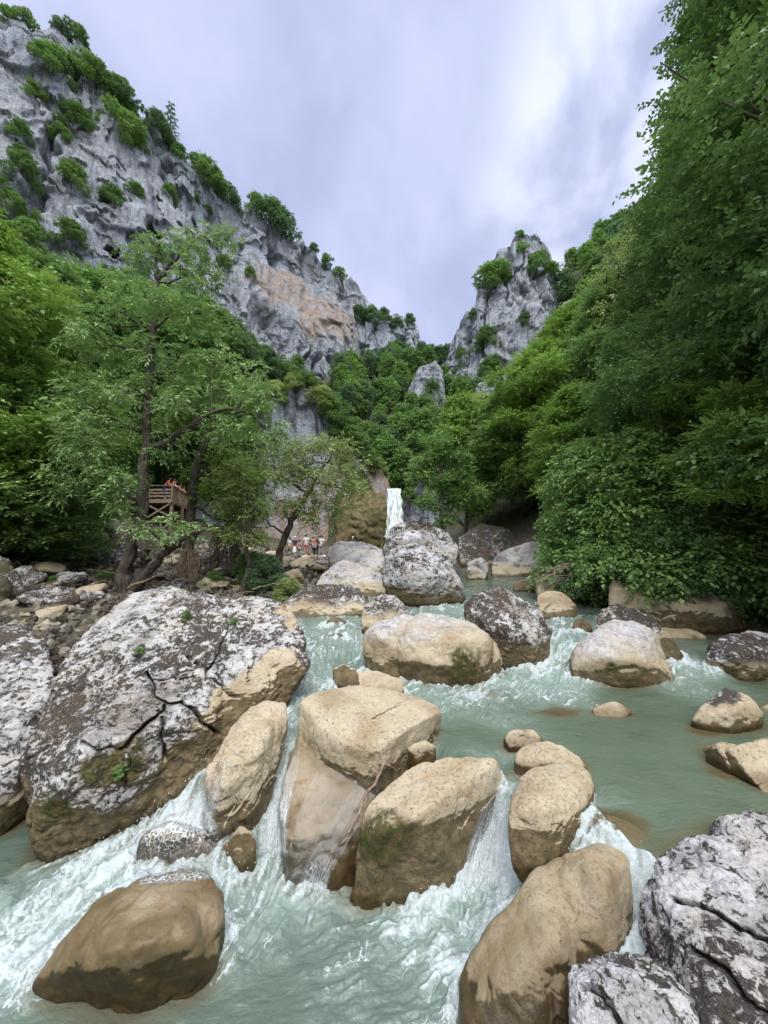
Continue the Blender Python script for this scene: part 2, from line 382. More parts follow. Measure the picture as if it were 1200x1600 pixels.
def rock_mesh(name, hulls, mat, lvl=6, size=1.0, w=0.0, amp=1.0, kind='smooth', wetall=0.0, stain_h=.25, crust_h=.5, crust_w=.25, spots=.5, brown=.2, moss=(), cracks=(), seed=1, moss_all=0.0, crust_fn=None):
    Vs = []; Fs = []; n0 = 0
    for hi_, h in enumerate(hulls):
        D, T = ico(lvl); ext = (h.hi-h.lo)/2; d = D*ext
        r = 1/np.maximum(h.f(h.c+d), 1e-6); P = h.c+d*r[:, None]
        u = d/np.linalg.norm(d, axis=1)[:, None]
        s = size; so = seed*3.71+hi_*1.3
        q = P/s+so
        disp = (fbm(q*1.6, 3, 1)-.5)*.15*s
        if kind == 'smooth':
            disp += (.5-ridged(q*2.2, 2, 5))*.075*s+(.5-ridged(q*6.3, 2, 8))*.020*s
            d1, d2 = worley(q*2.1, 3); disp += (np.minimum(d2-d1, .3)-.15)*.07*s
            wq = (np.stack([fbm(q*3+k, 3, 30+k) for k in range(3)], -1)-.5)*.7
            chip = sstep(.42, .6, fbm(q*1.3, 2, 55))*(0 if wetall > .9 else 1)
            disp += (cellv(q*3.4+wq, 6)-.5)*.050*s*chip+(cellv(q*7.5+wq*2, 7)-.5)*.020*s*chip
            disp += (fbm(P*9+so, 4, 9)-.5)*.036*min(1, s)
        else:
            disp += (.5-ridged(q*2.6, 3, 5))*.10*s
            d1, d2 = worley(P*(2.6/s)+so, 3); disp += (np.minimum(d2-d1, .35)-.2)*.13*s
            wp = P+(np.stack([vnoise(P*5+k, 40+k) for k in range(3)], -1)-.5)*.22
            g = ridged(wp*np.array((7, 7, 10))/max(s**.4, .8), 4, 11, .62)
            disp += (.62-g)*.085*min(1.25, s**.6)
            disp += (fbm(P*26+so, 3, 19, .6)-.5)*.030
        P = P+u*(disp*amp)[:, None]
        Vs.append(P); Fs.append(T+n0); n0 += len(P)
    P = np.concatenate(Vs); T = np.concatenate(Fs)
    crackv = np.zeros(len(P))
    if len(cracks):
        from mathutils.bvhtree import BVHTree
        bv = BVHTree.FromPolygons(P.tolist(), T.tolist())
        o = Vector((0, 0, H)); c0 = np.mean([h.c for h in hulls], axis=0)
        for line, wd, dp in cracks:
            pts = []
            L = []
            for (x0, y0), (x1, y1) in zip(line[:-1], line[1:]):
                m = max(2, int(math.hypot(x1-x0, y1-y0)/5))
                for k in range(m): L.append((x0+(x1-x0)*k/m, y0+(y1-y0)*k/m))
            L.append(line[-1])
            for j, (x, y) in enumerate(L):
                x += (vnoise(np.array((j*.35, 3.3, seed)), 5)-.5)*9; y += (vnoise(np.array((j*.35, 8.3, seed)), 6)-.5)*9
                dr = Vector(W(x, y, 5))-o; hit = bv.ray_cast(o, dr.normalized())
                if hit[0]: pts.append(np.array(hit[0]))
            if len(pts) < 2: continue
            pts = np.array(pts); lo = pts.min(0)-wd*4; hi = pts.max(0)+wd*4
            sel = np.where(((P > lo) & (P < hi)).all(1))[0]
            if not len(sel): continue
            best = np.full(len(sel), 9.0)
            for a, b in zip(pts[:-1], pts[1:]):
                if np.linalg.norm(b-a) > .5: continue
                ab = b-a; t = np.clip(((P[sel]-a)@ab)/(ab@ab+1e-9), 0, 1); best = np.minimum(best, np.linalg.norm(P[sel]-a-t[:, None]*ab, axis=1))
            k = 1-sstep(wd*.35, wd*1.3, best)
            crackv[sel] = np.maximum(crackv[sel], 1-sstep(wd*.3, wd*.75, best))
            dirs = c0-P[sel]; dirs /= np.linalg.norm(dirs, axis=1)[:, None]
            P[sel] += dirs*(k*dp)[:, None]
    # normals (area-weighted)
    Nn = np.zeros_like(P); fn = np.cross(P[T[:, 1]]-P[T[:, 0]], P[T[:, 2]]-P[T[:, 0]])
    for k in range(3): np.add.at(Nn, T[:, k], fn)
    Nn /= np.linalg.norm(Nn, axis=1)[:, None]+1e-12
    hg = P[:, 2]-(w(P) if callable(w) else w)
    n1 = fbm(P*2.2/size**.5+seed, 4, 3)-.5; n2 = fbm(P*6+seed, 4, 4)-.5
    wet = np.maximum(1-sstep(.03, .13, hg+n2*.10), wetall*(sstep(.9, .3, hg/size*.9+n1*1.6)*.45+.55))
    stain = 1-sstep(stain_h-.015, stain_h+.02, hg+n1*.30*size**.5+n2*.05+Nn[:, 2]*.34-.12)  # flood stain by height; normal term paints shade on steep faces, leaves tops pale
    crust = sstep(crust_h, crust_h+crust_w, hg-(crust_fn(P) if crust_fn else 0)+n1*.5*size+n2*.12+.12*Nn[:, 2])
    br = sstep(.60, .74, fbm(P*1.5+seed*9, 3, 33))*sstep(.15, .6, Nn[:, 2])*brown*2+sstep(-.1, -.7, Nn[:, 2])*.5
    mo = moss_all*sstep(.45, .62, fbm(P*3+seed, 3, 51))
    for (px, py, D, r) in moss:
        c = W(px, py, D); mo = np.maximum(mo, 1-sstep(r*.6, r*1.0, np.linalg.norm(P-c, axis=1)+n1*r*1.2+n2*r*.5))
    sp = np.clip(spots+(fbm(P*1.1+seed*2, 3, 60)-.5)*1.0+.2*(1-Nn[:, 2])*spots, 0, 1)
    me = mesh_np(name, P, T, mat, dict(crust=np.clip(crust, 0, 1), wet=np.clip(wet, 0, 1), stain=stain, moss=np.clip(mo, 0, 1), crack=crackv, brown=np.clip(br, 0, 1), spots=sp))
    return me
def dfix(py):
    if py < 870: return 1.0
    zc = -(py-800)/F; return (ca-sa*zc)/-(sa+ca*zc)*(py-850)/F
def pts_from(sil, inner, T, D0, drop=.5, flat=False):
    """sil: (px,py[,D]); returns 3-D hull points incl. back and buried points"""
    ys = [s[1] for s in sil]; yb, yt = max(ys), min(ys)
    cx = sum(s[0] for s in sil)/len(sil); cyv = sum(ys)/len(ys); pts = []
    for s in sil:
        h = (yb-s[1])/(yb-yt+1e-6)
        D = s[2]*dfix(s[1]) if len(s) > 2 else D0+T*(.12+.48*h)
        pts.append(W(s[0], s[1], D))
        pts.append(W(cx+(s[0]-cx)*.72, cyv+(s[1]-cyv)*.72+ (0 if h > .5 else -6), D+T*.5))
        if h < .45: pts.append(W(s[0], s[1], D)-np.array((0, 0, drop)))
    for s in inner: pts.append(W(s[0], s[1], D0+s[2] if len(s) < 4 else s[2]*dfix(s[1])))
    return pts
def boulder(label, sils, inner=(), base=None, w=0., T=None, D0=None, mat='rock', lvl=6, kind='smooth', p=11, name='boulder', group=None, drop=.5, hh=None, **kw):
    """sils: one silhouette list or several (lumps)"""
    if not isinstance(sils[0][0], (tuple, list)): sils = [sils]; inner = [inner]
    elif not inner: inner = [()]*len(sils)
    if D0 is None: D0 = WZ(base[0], base[1], w)[1]
    else: D0 = D0*dfix(max(q[1] for q in sils[0]))
    if 'moss' in kw: kw['moss'] = [(q[0], q[1], q[2]*dfix(q[1]), q[3]) for q in kw['moss']]
    hulls = []
    for sil, inn in zip(sils, inner):
        x0 = min(s[0] for s in sil); x1 = max(s[0] for s in sil); y0 = min(s[1] for s in sil); y1 = max(s[1] for s in sil)
        TT = T if T else .5*((x1-x0)+(y1-y0))/F*D0
        hulls.append(Hull(pts_from(sil, inn, TT, D0, drop), p*2.3))
    lo = np.min([h.lo for h in hulls], 0); hi = np.max([h.hi for h in hulls], 0); size = float(np.sort(hi-lo)[1])
    kw.setdefault('seed', len(ROCKS)+1)
    me = rock_mesh(name, hulls, M[mat], lvl, size*kw.pop('sz', 1.0), w if hh is None else hh, kind=kind, **kw)
    o = link(name, me); tag(o, label, 'boulder' if name == 'boulder' else 'rock', group)
    ROCKS.append((hulls, w, lo, hi)); return o

def wl(P):   # water level under points
    return water_eval(P[:, 0], P[:, 1])[0]

BIG_CR = [([(232,1050),(238,1085),(262,1100),(285,1095),(310,1120),(345,1150)],.022,.12),([(262,1100),(240,1125),(205,1150),(195,1170)],.026,.14),([(250,1110),(252,1140),(256,1185)],.02,.10),
          ([(298,1025),(330,1058),(350,1075),(372,1088)],.024,.12),([(360,960),(352,1000),(335,1030),(320,1062)],.02,.10),([(400,1010),(395,1040),(388,1070)],.014,.07),([(375,1010),(380,1035),(395,1048)],.012,.06),([(400,1005),(440,998)],.010,.05),([(195,1170),(150,1175),(125,1160)],.02,.10),([(236,1060),(280,1062),(310,1052)],.012,.05),([(195,1170),(200,1200),(193,1235)],.014,.06)]
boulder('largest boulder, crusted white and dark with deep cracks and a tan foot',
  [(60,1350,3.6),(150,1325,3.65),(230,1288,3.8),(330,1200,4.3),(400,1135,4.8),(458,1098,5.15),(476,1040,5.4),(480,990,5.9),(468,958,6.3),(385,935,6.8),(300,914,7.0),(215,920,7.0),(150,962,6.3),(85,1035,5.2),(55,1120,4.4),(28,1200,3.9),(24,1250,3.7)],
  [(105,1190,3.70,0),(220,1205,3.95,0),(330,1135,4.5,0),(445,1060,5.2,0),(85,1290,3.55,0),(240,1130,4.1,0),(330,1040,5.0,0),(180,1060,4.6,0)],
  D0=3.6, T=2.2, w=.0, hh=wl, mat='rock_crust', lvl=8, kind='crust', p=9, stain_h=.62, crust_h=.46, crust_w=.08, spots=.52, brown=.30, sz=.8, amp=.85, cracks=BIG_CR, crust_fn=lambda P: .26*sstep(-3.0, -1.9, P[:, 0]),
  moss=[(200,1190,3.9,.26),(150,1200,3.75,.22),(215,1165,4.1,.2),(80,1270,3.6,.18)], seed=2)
boulder('tall crusted boulder cut by the left edge of the photo beside the largest boulder',
  [(-250,950,6.0),(-100,955,6.2),(45,968,6.2),(76,988,6.0),(84,1090,4.9),(66,1190,4.4),(42,1290,4.15),(-50,1345,3.9),(-220,1350,3.9),(-300,1100,4.5)],
  [(-20,1150,4.15,0),(-120,1180,3.85,0)], D0=3.9, T=1.6, w=.0, mat='rock_crust', lvl=7, kind='crust', stain_h=.2, crust_h=.35, spots=.56, brown=.2, sz=.7, amp=.8)
boulder('dark mossy boulder at the left edge behind the tall crusted boulder',
  [(-120,845),(0,868),(28,890),(44,940),(40,975),(-10,985),(-120,990)], [(0,930,-.2)], D0=8.2, w=1.3, T=1.6, mat='rock_crust', kind='crust', stain_h=.1, crust_h=.2, spots=.9, brown=1, moss_all=.7)
boulder('tan leaning rock wedged against the largest boulder with a dark underside',
  [(320,1215,3.85),(322,1252,3.72),(348,1278,3.75),(402,1256,3.95),(440,1185,4.3),(450,1130,4.6),(444,1102,4.8),(418,1096,4.85),(382,1112,4.6),(346,1158,4.2)],
  [(352,1225,3.62,0),(392,1185,3.85,0),(425,1135,4.3,0),(362,1180,3.85,0)], D0=3.7, T=.55, w=.3, hh=wl, lvl=7, p=12, stain_h=.22, crust_h=2, sz=.75, seed=5)
boulder('flat-topped cream rock in the middle with a dry twig lying on it',
  [(460,1108,4.5),(460,1152,4.35),(480,1168,4.25),(540,1204,4.0),(592,1214,3.95),(612,1192,4.15),(645,1160,4.5),(688,1140,4.75),(692,1104,4.9),(642,1084,5.15),(560,1069,5.3),(508,1076,5.2)],
  [(468,1112,4.35,0),(535,1150,4.02,0),(592,1168,3.95,0),(682,1112,4.7,0)], D0=4.0, T=.6, w=.55, lvl=7, p=16, stain_h=.16, crust_h=2, sz=.6, amp=.6, drop=.4, seed=6)
boulder('square tan block in the centre with wet pale patches on top',
  [(556,1285,3.5),(546,1350,3.35),(566,1382,3.32),(640,1390,3.34),(718,1374,3.45),(742,1310,3.65),(760,1250,3.85),(790,1208,3.95),(784,1186,3.98),(705,1188,3.98),(642,1198,3.95),(598,1235,3.75),(572,1262,3.6)],
  [(572,1300,3.32,0),(650,1272,3.34,0),(735,1252,3.62,0)], D0=3.35, T=.5, w=.05, lvl=7, p=15, stain_h=.56, crust_h=3, sz=.65, amp=.62, moss=[(600,1300,3.4,.3)], seed=7)
boulder('brown wet slab under a film of water left of the centre block',
  [(452,1160,4.35),(436,1250,3.85),(442,1300,3.6),(452,1352,3.42),(520,1365,3.40),(570,1310,3.6),(604,1215,4.05),(560,1185,4.2)], [(500,1280,3.62,0),(470,1230,3.9,0)], D0=3.5, T=.5, w=.0, lvl=7, wetall=1, stain_h=.55, crust_h=3, sz=.7, amp=.8, seed=28)
boulder('small dark triangular rock in the white water below the left chute', [(348,1322),(352,1350),(375,1358),(396,1345),(402,1318),(385,1296),(372,1290)], D0=3.5, w=.12, wetall=.6, stain_h=.3, crust_h=3, T=.25)
boulder('low brown rock half covered by lacy white water beside the largest boulder', [(206,1340),(215,1372),(270,1380),(322,1368),(336,1330),(310,1292),(260,1280),(222,1300)], [(265,1320,.0)], D0=3.45, w=.1, wetall=1, stain_h=.4, crust_h=3, T=.35, amp=.8, lvl=7)
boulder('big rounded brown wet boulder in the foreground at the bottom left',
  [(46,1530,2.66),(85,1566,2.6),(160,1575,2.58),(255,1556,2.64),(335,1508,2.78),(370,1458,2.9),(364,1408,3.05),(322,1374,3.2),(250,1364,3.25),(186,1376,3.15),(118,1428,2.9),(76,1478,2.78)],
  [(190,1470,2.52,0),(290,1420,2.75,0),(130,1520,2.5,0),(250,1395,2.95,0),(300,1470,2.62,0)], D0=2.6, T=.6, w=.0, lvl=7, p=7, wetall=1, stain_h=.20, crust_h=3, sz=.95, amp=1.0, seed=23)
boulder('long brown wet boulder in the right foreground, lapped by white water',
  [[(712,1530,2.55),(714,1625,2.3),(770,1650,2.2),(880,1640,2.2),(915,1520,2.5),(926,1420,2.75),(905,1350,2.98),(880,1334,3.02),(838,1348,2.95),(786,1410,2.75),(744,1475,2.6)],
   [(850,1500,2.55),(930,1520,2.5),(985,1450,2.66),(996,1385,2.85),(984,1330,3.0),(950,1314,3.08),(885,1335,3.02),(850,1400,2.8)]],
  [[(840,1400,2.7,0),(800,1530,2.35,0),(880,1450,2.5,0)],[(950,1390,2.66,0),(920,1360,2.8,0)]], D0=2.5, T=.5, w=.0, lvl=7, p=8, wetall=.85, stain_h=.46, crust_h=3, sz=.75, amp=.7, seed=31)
boulder('front one of the smooth tan pair of rocks beside the right chute',
  [(800,1235,3.4),(795,1300,3.05),(808,1325,3.0),(862,1308,3.06),(908,1268,3.25),(934,1238,3.5),(922,1203,3.7),(884,1184,3.85),(852,1187,3.8),(818,1212,3.6)],
  [(830,1245,3.2,0),(880,1255,3.2,0),(812,1290,3.02,0)], D0=3.0, T=.4, w=.55, lvl=7, p=9, stain_h=.3, crust_h=3, sz=.5, amp=.6, drop=.3, seed=40)
boulder('rounded tan rock just behind the front rock of the tan pair', [(803,1178),(806,1208),(830,1222),(915,1222),(922,1198),(892,1170),(850,1155),(820,1158)], [(860,1190,.02)], D0=3.85, w=PZ-.05, T=.4, p=8, stain_h=.08, crust_h=3, amp=.6, sz=.7)
boulder('little tan stone standing behind the tan pair', [(784,1150),(790,1168),(840,1170),(852,1155),(830,1138),(800,1138)], base=(810,1170), w=PZ, T=.3, stain_h=.06, crust_h=3, amp=.6)
boulder('small pale stone in the gap between the flat-topped rock and the centre block', [(636,1165),(650,1190),(672,1188),(682,1166),(662,1156)], base=(660,1190), w=PZ, T=.25, stain_h=.05, crust_h=3, amp=.5)
boulder('round brown stone behind the flat-topped rock', [(528,1062),(532,1085),(580,1092),(628,1086),(630,1062),(605,1048),(560,1046)], base=(580,1092), w=.92, T=.5, stain_h=.1, crust_h=3, amp=.7)
boulder('small dark brown stone left of the round brown stone', [(520,1048),(522,1072),(545,1080),(562,1066),(556,1046),(538,1038)], base=(540,1080), w=1.0, T=.35, stain_h=.4, crust_h=3, amp=.7)
boulder('narrow upright stone against the large two-part rock', [(603,1042),(606,1058),(618,1060),(626,1036),(622,1024),(610,1026)], base=(612,1060), w=.95, T=.2, stain_h=.2, crust_h=3, amp=.5, lvl=5)
boulder('large two-part cream and grey rock in mid-stream with a dark hollow in its front',
  [[(622,1008),(620,1052),(650,1074),(702,1080),(758,1068),(776,1045),(776,998),(742,972),(682,956),(640,956),(604,990)],
   [(567,985,6.7),(568,1012,6.5),(600,1034,6.3),(640,1030,6.3),(670,975,6.9),(625,962,7.1),(590,972,7.0)]],
  [[(632,1008,-.1),(700,1040,-.25),(765,1000,0),(740,1050,-.15)],[(600,1000,6.35,0)]], base=(700,1076), w=PZ, T=1.3, lvl=7, p=13, stain_h=.30, crust_h=.75, crust_w=.4, spots=.12, brown=.3, sz=.75, amp=.75, moss=[(735,1045,6.0,.32)], seed=51)
boulder('rounded grey-brown rock behind the left end of the large two-part rock', [(565,960),(568,982),(600,988),(636,980),(640,955),(618,932),(596,930),(575,942)], D0=8.0, w=1.3, T=.8, stain_h=.1, crust_h=.35, spots=.35, amp=.7)
boulder('dark crusted boulder right of the large two-part rock',
  [(722,942),(728,975),(758,1012),(788,1050),(832,1045),(852,1008),(862,985),(842,950),(810,926),(780,917),(745,925)], [(800,985,-.2),(760,975,0),(830,1000,-.1)], base=(800,1050), w=.92, T=1.3, mat='rock_crust', kind='crust', lvl=7, stain_h=.35, crust_h=.38, crust_w=.12, spots=.6, brown=.35, sz=.6, amp=.6, seed=53)
boulder('broad smooth cream boulder on the right with a small dark hole in its face',
  [(880,1030),(880,1060),(920,1074),(1000,1080),(1048,1076),(1052,1050),(1032,990),(1002,972),(960,966),(928,984)], [(950,1020,-.1),(1010,1030,-.1)], base=(980,1077), w=PZ, T=1.3, p=9, lvl=7, stain_h=.16, crust_h=.35, crust_w=.5, spots=.12, brown=.1, sz=.6, amp=.6, moss=[(955,1046,6.05,.14)], seed=54)
boulder('dark capped rock behind the broad smooth cream boulder', [(930,975),(935,1005),(1000,1010),(1045,1010),(1030,968),(1000,950),(960,945),(940,955)], D0=7.6, w=1.1, T=.9, kind='crust', mat='rock_crust', stain_h=.2, crust_h=.3, spots=.55, brown=.3, amp=.6)
boulder('brown wet rock at the right flank of the broad smooth cream boulder', [(1020,1000),(1035,1080),(1075,1072),(1078,1050),(1060,1010),(1035,985)], D0=6.6, w=.95, T=.8, wetall=.7, stain_h=.6, crust_h=3, amp=.7)
boulder('dark lichened boulder at the right edge beyond the green pool', [(1104,1005),(1106,1040),(1130,1064),(1190,1070),(1260,1062),(1262,1000),(1200,988),(1140,988)], [(1150,1025,-.15)], base=(1160,1066), w=PZ, T=1.0, mat='rock_grey', kind='crust', stain_h=.12, crust_h=.2, spots=.55, brown=.1, amp=.6, sz=.8, lvl=7)
boulder('pointed cream rock with dark flecks rising from the green pool at the right', [(1078,1120),(1100,1140),(1150,1150),(1190,1135),(1192,1112),(1175,1086),(1142,1075),(1112,1092)], [(1150,1112,-.05)], base=(1150,1146), w=PZ, T=.5, p=14, stain_h=.07, crust_h=.42, crust_w=.05, spots=.9, amp=.6, sz=.7)
boulder('small cream rock at the right edge behind the pointed cream rock', [(1184,1106),(1190,1122),(1250,1126),(1260,1104),(1210,1100)], base=(1200,1124), w=PZ, T=.5, stain_h=.05, crust_h=3, amp=.5, lvl=5)
boulder('knobbly cream rock reaching into the green pool from the right edge',
  [[(1098,1168,4.3),(1102,1190,4.1),(1150,1218,3.8),(1170,1190,4.0),(1160,1168,3.95),(1120,1160,4.0)],[(1130,1175,3.9),(1165,1225,3.72),(1195,1250,3.55),(1300,1258,3.5),(1300,1145,3.95),(1195,1152,3.95),(1160,1165,3.9)]],
  D0=3.7, w=PZ, T=.6, lvl=7, p=12, stain_h=.10, crust_h=.36, crust_w=.06, spots=.7, sz=.6, amp=.65, seed=60)
boulder('small smooth cream stone alone in the green pool', [(924,1106),(930,1122),(975,1124),(988,1110),(970,1094),(938,1096)], base=(955,1123), w=PZ, T=.35, p=7, stain_h=.05, crust_h=3, amp=.5)
boulder('large grey lichened boulder filling the bottom right corner',
  [(988,1372,2.75),(996,1420,2.55),(1035,1500,2.2),(1050,1640,1.85),(1100,1720,1.6),(1420,1720,1.6),(1420,1290,3.0),(1210,1284,3.0),(1110,1280,3.0),(1058,1318,2.9),(1008,1348,2.8)],
  [(1040,1400,2.5,0),(1110,1330,2.75,0),(1150,1500,2.05,0),(1250,1450,2.2,0)], D0=1.7, T=1.0, w=.0, mat='rock_grey', kind='crust', lvl=8, p=12, stain_h=-1, crust_h=-.5, crust_w=.2, spots=.58, brown=.2, sz=.62, amp=.62, drop=1.2, seed=71,
  cracks=[([(1050,1400),(1110,1425),(1160,1450),(1200,1470)],.018,.07),([(1080,1480),(1130,1520),(1160,1560),(1200,1590)],.02,.08)])
boulder('lower grey lichened rock in front of the large corner boulder',
  [(888,1525,2.05),(892,1600,1.85),(905,1700,1.65),(1120,1720,1.6),(1080,1560,1.9),(1040,1505,2.1),(1000,1486,2.2),(935,1488,2.2)], [(930,1530,1.95,0),(1010,1530,1.95,0)], D0=1.7, T=.5, w=.0, mat='rock_grey', kind='crust', lvl=8, p=12, stain_h=-1, crust_h=-.5, crust_w=.2, spots=.6, brown=.2, sz=.6, amp=.6, drop=1.0, seed=72, cracks=[([(905,1540),(940,1550),(960,1580),(975,1620)],.016,.06)])
boulder('upper of two rounded rocks stacked up the stream right of the dark crusted boulder', [(835,908),(840,932),(870,940),(904,936),(908,918),(890,902),(860,897)], D0=11.0, w=1.45, T=1.2, stain_h=.15, crust_h=.4, spots=.3, amp=.7)
boulder('lower of two rounded rocks stacked up the stream right of the dark crusted boulder', [(840,935),(842,962),(870,968),(900,962),(904,942),(880,926),(855,924)], D0=9.3, w=1.3, T=.8, p=9, stain_h=.25, crust_h=2, amp=.6)
boulder('big grey peaked boulder in the middle distance below the waterfall',
  [(600,868),(598,900),(635,938),(660,948),(700,938),(724,918),(704,880),(684,850),(652,826),(615,840)], [(650,900,-.3),(690,900,-.1)], D0=10.3, w=1.5, T=2.0, mat='rock_grey', kind='crust', lvl=7, stain_h=.3, crust_h=.3, crust_w=.3, spots=.38, brown=.3, sz=.6, amp=.55, p=14, seed=80)
boulder('jagged grey boulder behind the big grey peaked boulder under the waterfall', [(598,850),(600,890),(650,900),(715,890),(712,850),(690,828),(650,816),(615,822)], D0=15, w=1.7, T=3, mat='rock_grey', kind='crust', lvl=7, stain_h=.1, crust_h=.2, spots=.45, brown=.5, sz=.6, amp=.7)
boulder('pale humped boulder left of the big grey peaked boulder', [(494,905),(496,930),(560,942),(602,936),(604,906),(582,888),(540,874),(508,888)], D0=11.6, w=1.5, T=2.0, kind='crust', mat='rock_far', lvl=7, stain_h=.25, crust_h=.35, spots=.2, brown=.1, sz=.6, amp=.5, p=9, seed=82)
boulder('flat pale boulder above the pale humped boulder', [(512,860),(516,878),(560,890),(606,886),(612,866),(572,849),(530,846)], D0=15, w=1.8, T=3, kind='crust', mat='rock_far', stain_h=.1, crust_h=.2, spots=.3, sz=.5, amp=.5)
boulder('low crusted ledge rock at the left bank beyond the largest boulder', [(440,940),(445,966),(520,968),(578,950),(574,928),(540,914),(490,914),(455,925)], D0=9.4, w=1.3, T=1.6, kind='crust', mat='rock_crust', lvl=7, stain_h=.25, crust_h=.3, spots=.7, brown=.5, sz=.5, amp=.6, p=14)
boulder('grey sloping boulder under the overhanging trees right of the far stream', [(762,880),(764,905),(820,908),(862,900),(880,880),(870,856),(830,846),(790,860)], D0=17, w=1.7, T=3.5, kind='crust', mat='rock_far', stain_h=.2, crust_h=.4, spots=.3, sz=.5, amp=.5, p=13)
boulder('small white boulder beside the grey sloping boulder', [(728,880),(730,905),(760,906),(764,885),(752,872),(738,874)], D0=16, w=1.65, T=1, kind='crust', mat='rock_far', stain_h=.1, crust_h=.2, spots=.15, amp=.5)
boulder('dark shaded boulder up the bank behind the small white boulder', [(716,840),(720,885),(790,880),(815,850),(790,825),(750,818)], D0=22, w=2, T=4, kind='crust', mat='rock_grey', stain_h=-1, crust_h=.1, spots=.7, brown=.5, moss_all=.6, sz=.5, amp=.6)
boulder('long shaded boulder under the dark trees at the right bank',
  [(950,915,9.4),(955,965,9.2),(1000,978,9.0),(1150,990,8.8),(1166,955,9),(1156,918,9.3),(1060,890,10.4),(980,885,10.2)], [(1050,945,8.7,0),(1120,950,8.6,0)], D0=8.9, T=2, w=1.15, kind='smooth', mat='rock_crust', lvl=7, stain_h=.25, crust_h=.7, crust_w=.4, spots=.8, brown=1, sz=.6, amp=.6, p=12)
boulder('low tan ledge at the foot of the long shaded boulder', [(985,988),(1000,1002),(1090,1006),(1110,996),(1080,984),(1010,980)], D0=8.0, w=1.08, T=.9, stain_h=.1, crust_h=3, amp=.5)
boulder('rounded brown boulder upstream of the long shaded boulder', [(905,905),(912,930),(950,938),(985,932),(975,908),(940,898)], D0=12, w=1.5, T=1.4, stain_h=.2, crust_h=.6, amp=.6)
boulder('flat rock at the foot of the overhanging bushes far up the right bank', [(880,893),(885,912),(930,914),(965,905),(950,890),(910,886)], D0=14.5, w=1.6, T=1.8, stain_h=.2, crust_h=.5, amp=.6)
for k, (x0, y0, x1, y1, D, ww, lb) in enumerate([(503,965,548,988,8.6,1.28,'half-sunk mossy stone in the left rapids, upper one'),(498,990,545,1014,7.6,1.18,'half-sunk stone in the left rapids, lower one'),(640,968,690,985,8.4,1.35,'flat wet stone behind the large two-part rock'),
    (892,965,925,990,8.2,1.25,'small brown stone in the right-hand rapids'),(800,905,836,922,12.5,1.55,'low stone in the shallows far up the stream'),(730,940,760,962,8.5,1.4,'driftwood-topped stone left of the dark crusted boulder'),(735,1088,775,1106,5.55,.80,'brown stone just below the surface of the foaming pool')]):
    xm = (x0+x1)/2; h = y1-y0
    boulder(lb, [(x0,y1-h*.35),(x0+4,y1),(x1-4,y1),(x1,y1-h*.4),(xm+(x1-x0)*.2,y0),(xm-(x1-x0)*.25,y0+h*.1)], D0=D, w=ww, T=.5*(x1-x0)/F*D*1.6, lvl=5, stain_h=.5, crust_h=3, wetall=.5, amp=.6)
SUB = []
for (px, py, z, rx, ry, lb) in [(955,1285,PZ-.03,.42,.34,'pale rock lying just under the water behind the long brown boulder'),(875,1120,PZ-.05,.7,.22,'yellowish shelf of rock just under the surface of the green pool'),(1130,1215,PZ-.06,.35,.2,'sunken foot of the knobbly cream rock'),(1100,1150,PZ-.05,.35,.2,'sunken tan foot of the pointed cream rock')]:
    c = WZ(px, py, z); th = np.linspace(0, 2*np.pi, 9)[:-1]
    pts = [c+np.array((math.cos(a)*rx*s, math.sin(a)*ry*s, dz)) for a in th for s, dz in ((1, -.16), (.6, -.02), (1.1, -.6))]
    hl = [Hull(pts, 8)]; me = rock_mesh('submerged_rock', hl, M['rock'], 6, .6, PZ, stain_h=.0, crust_h=3, seed=len(ROCKS), amp=.5, wetall=.3)
    tag(link('submerged_rock', me), lb, 'rock'); SUB.append((hl, c, rx))
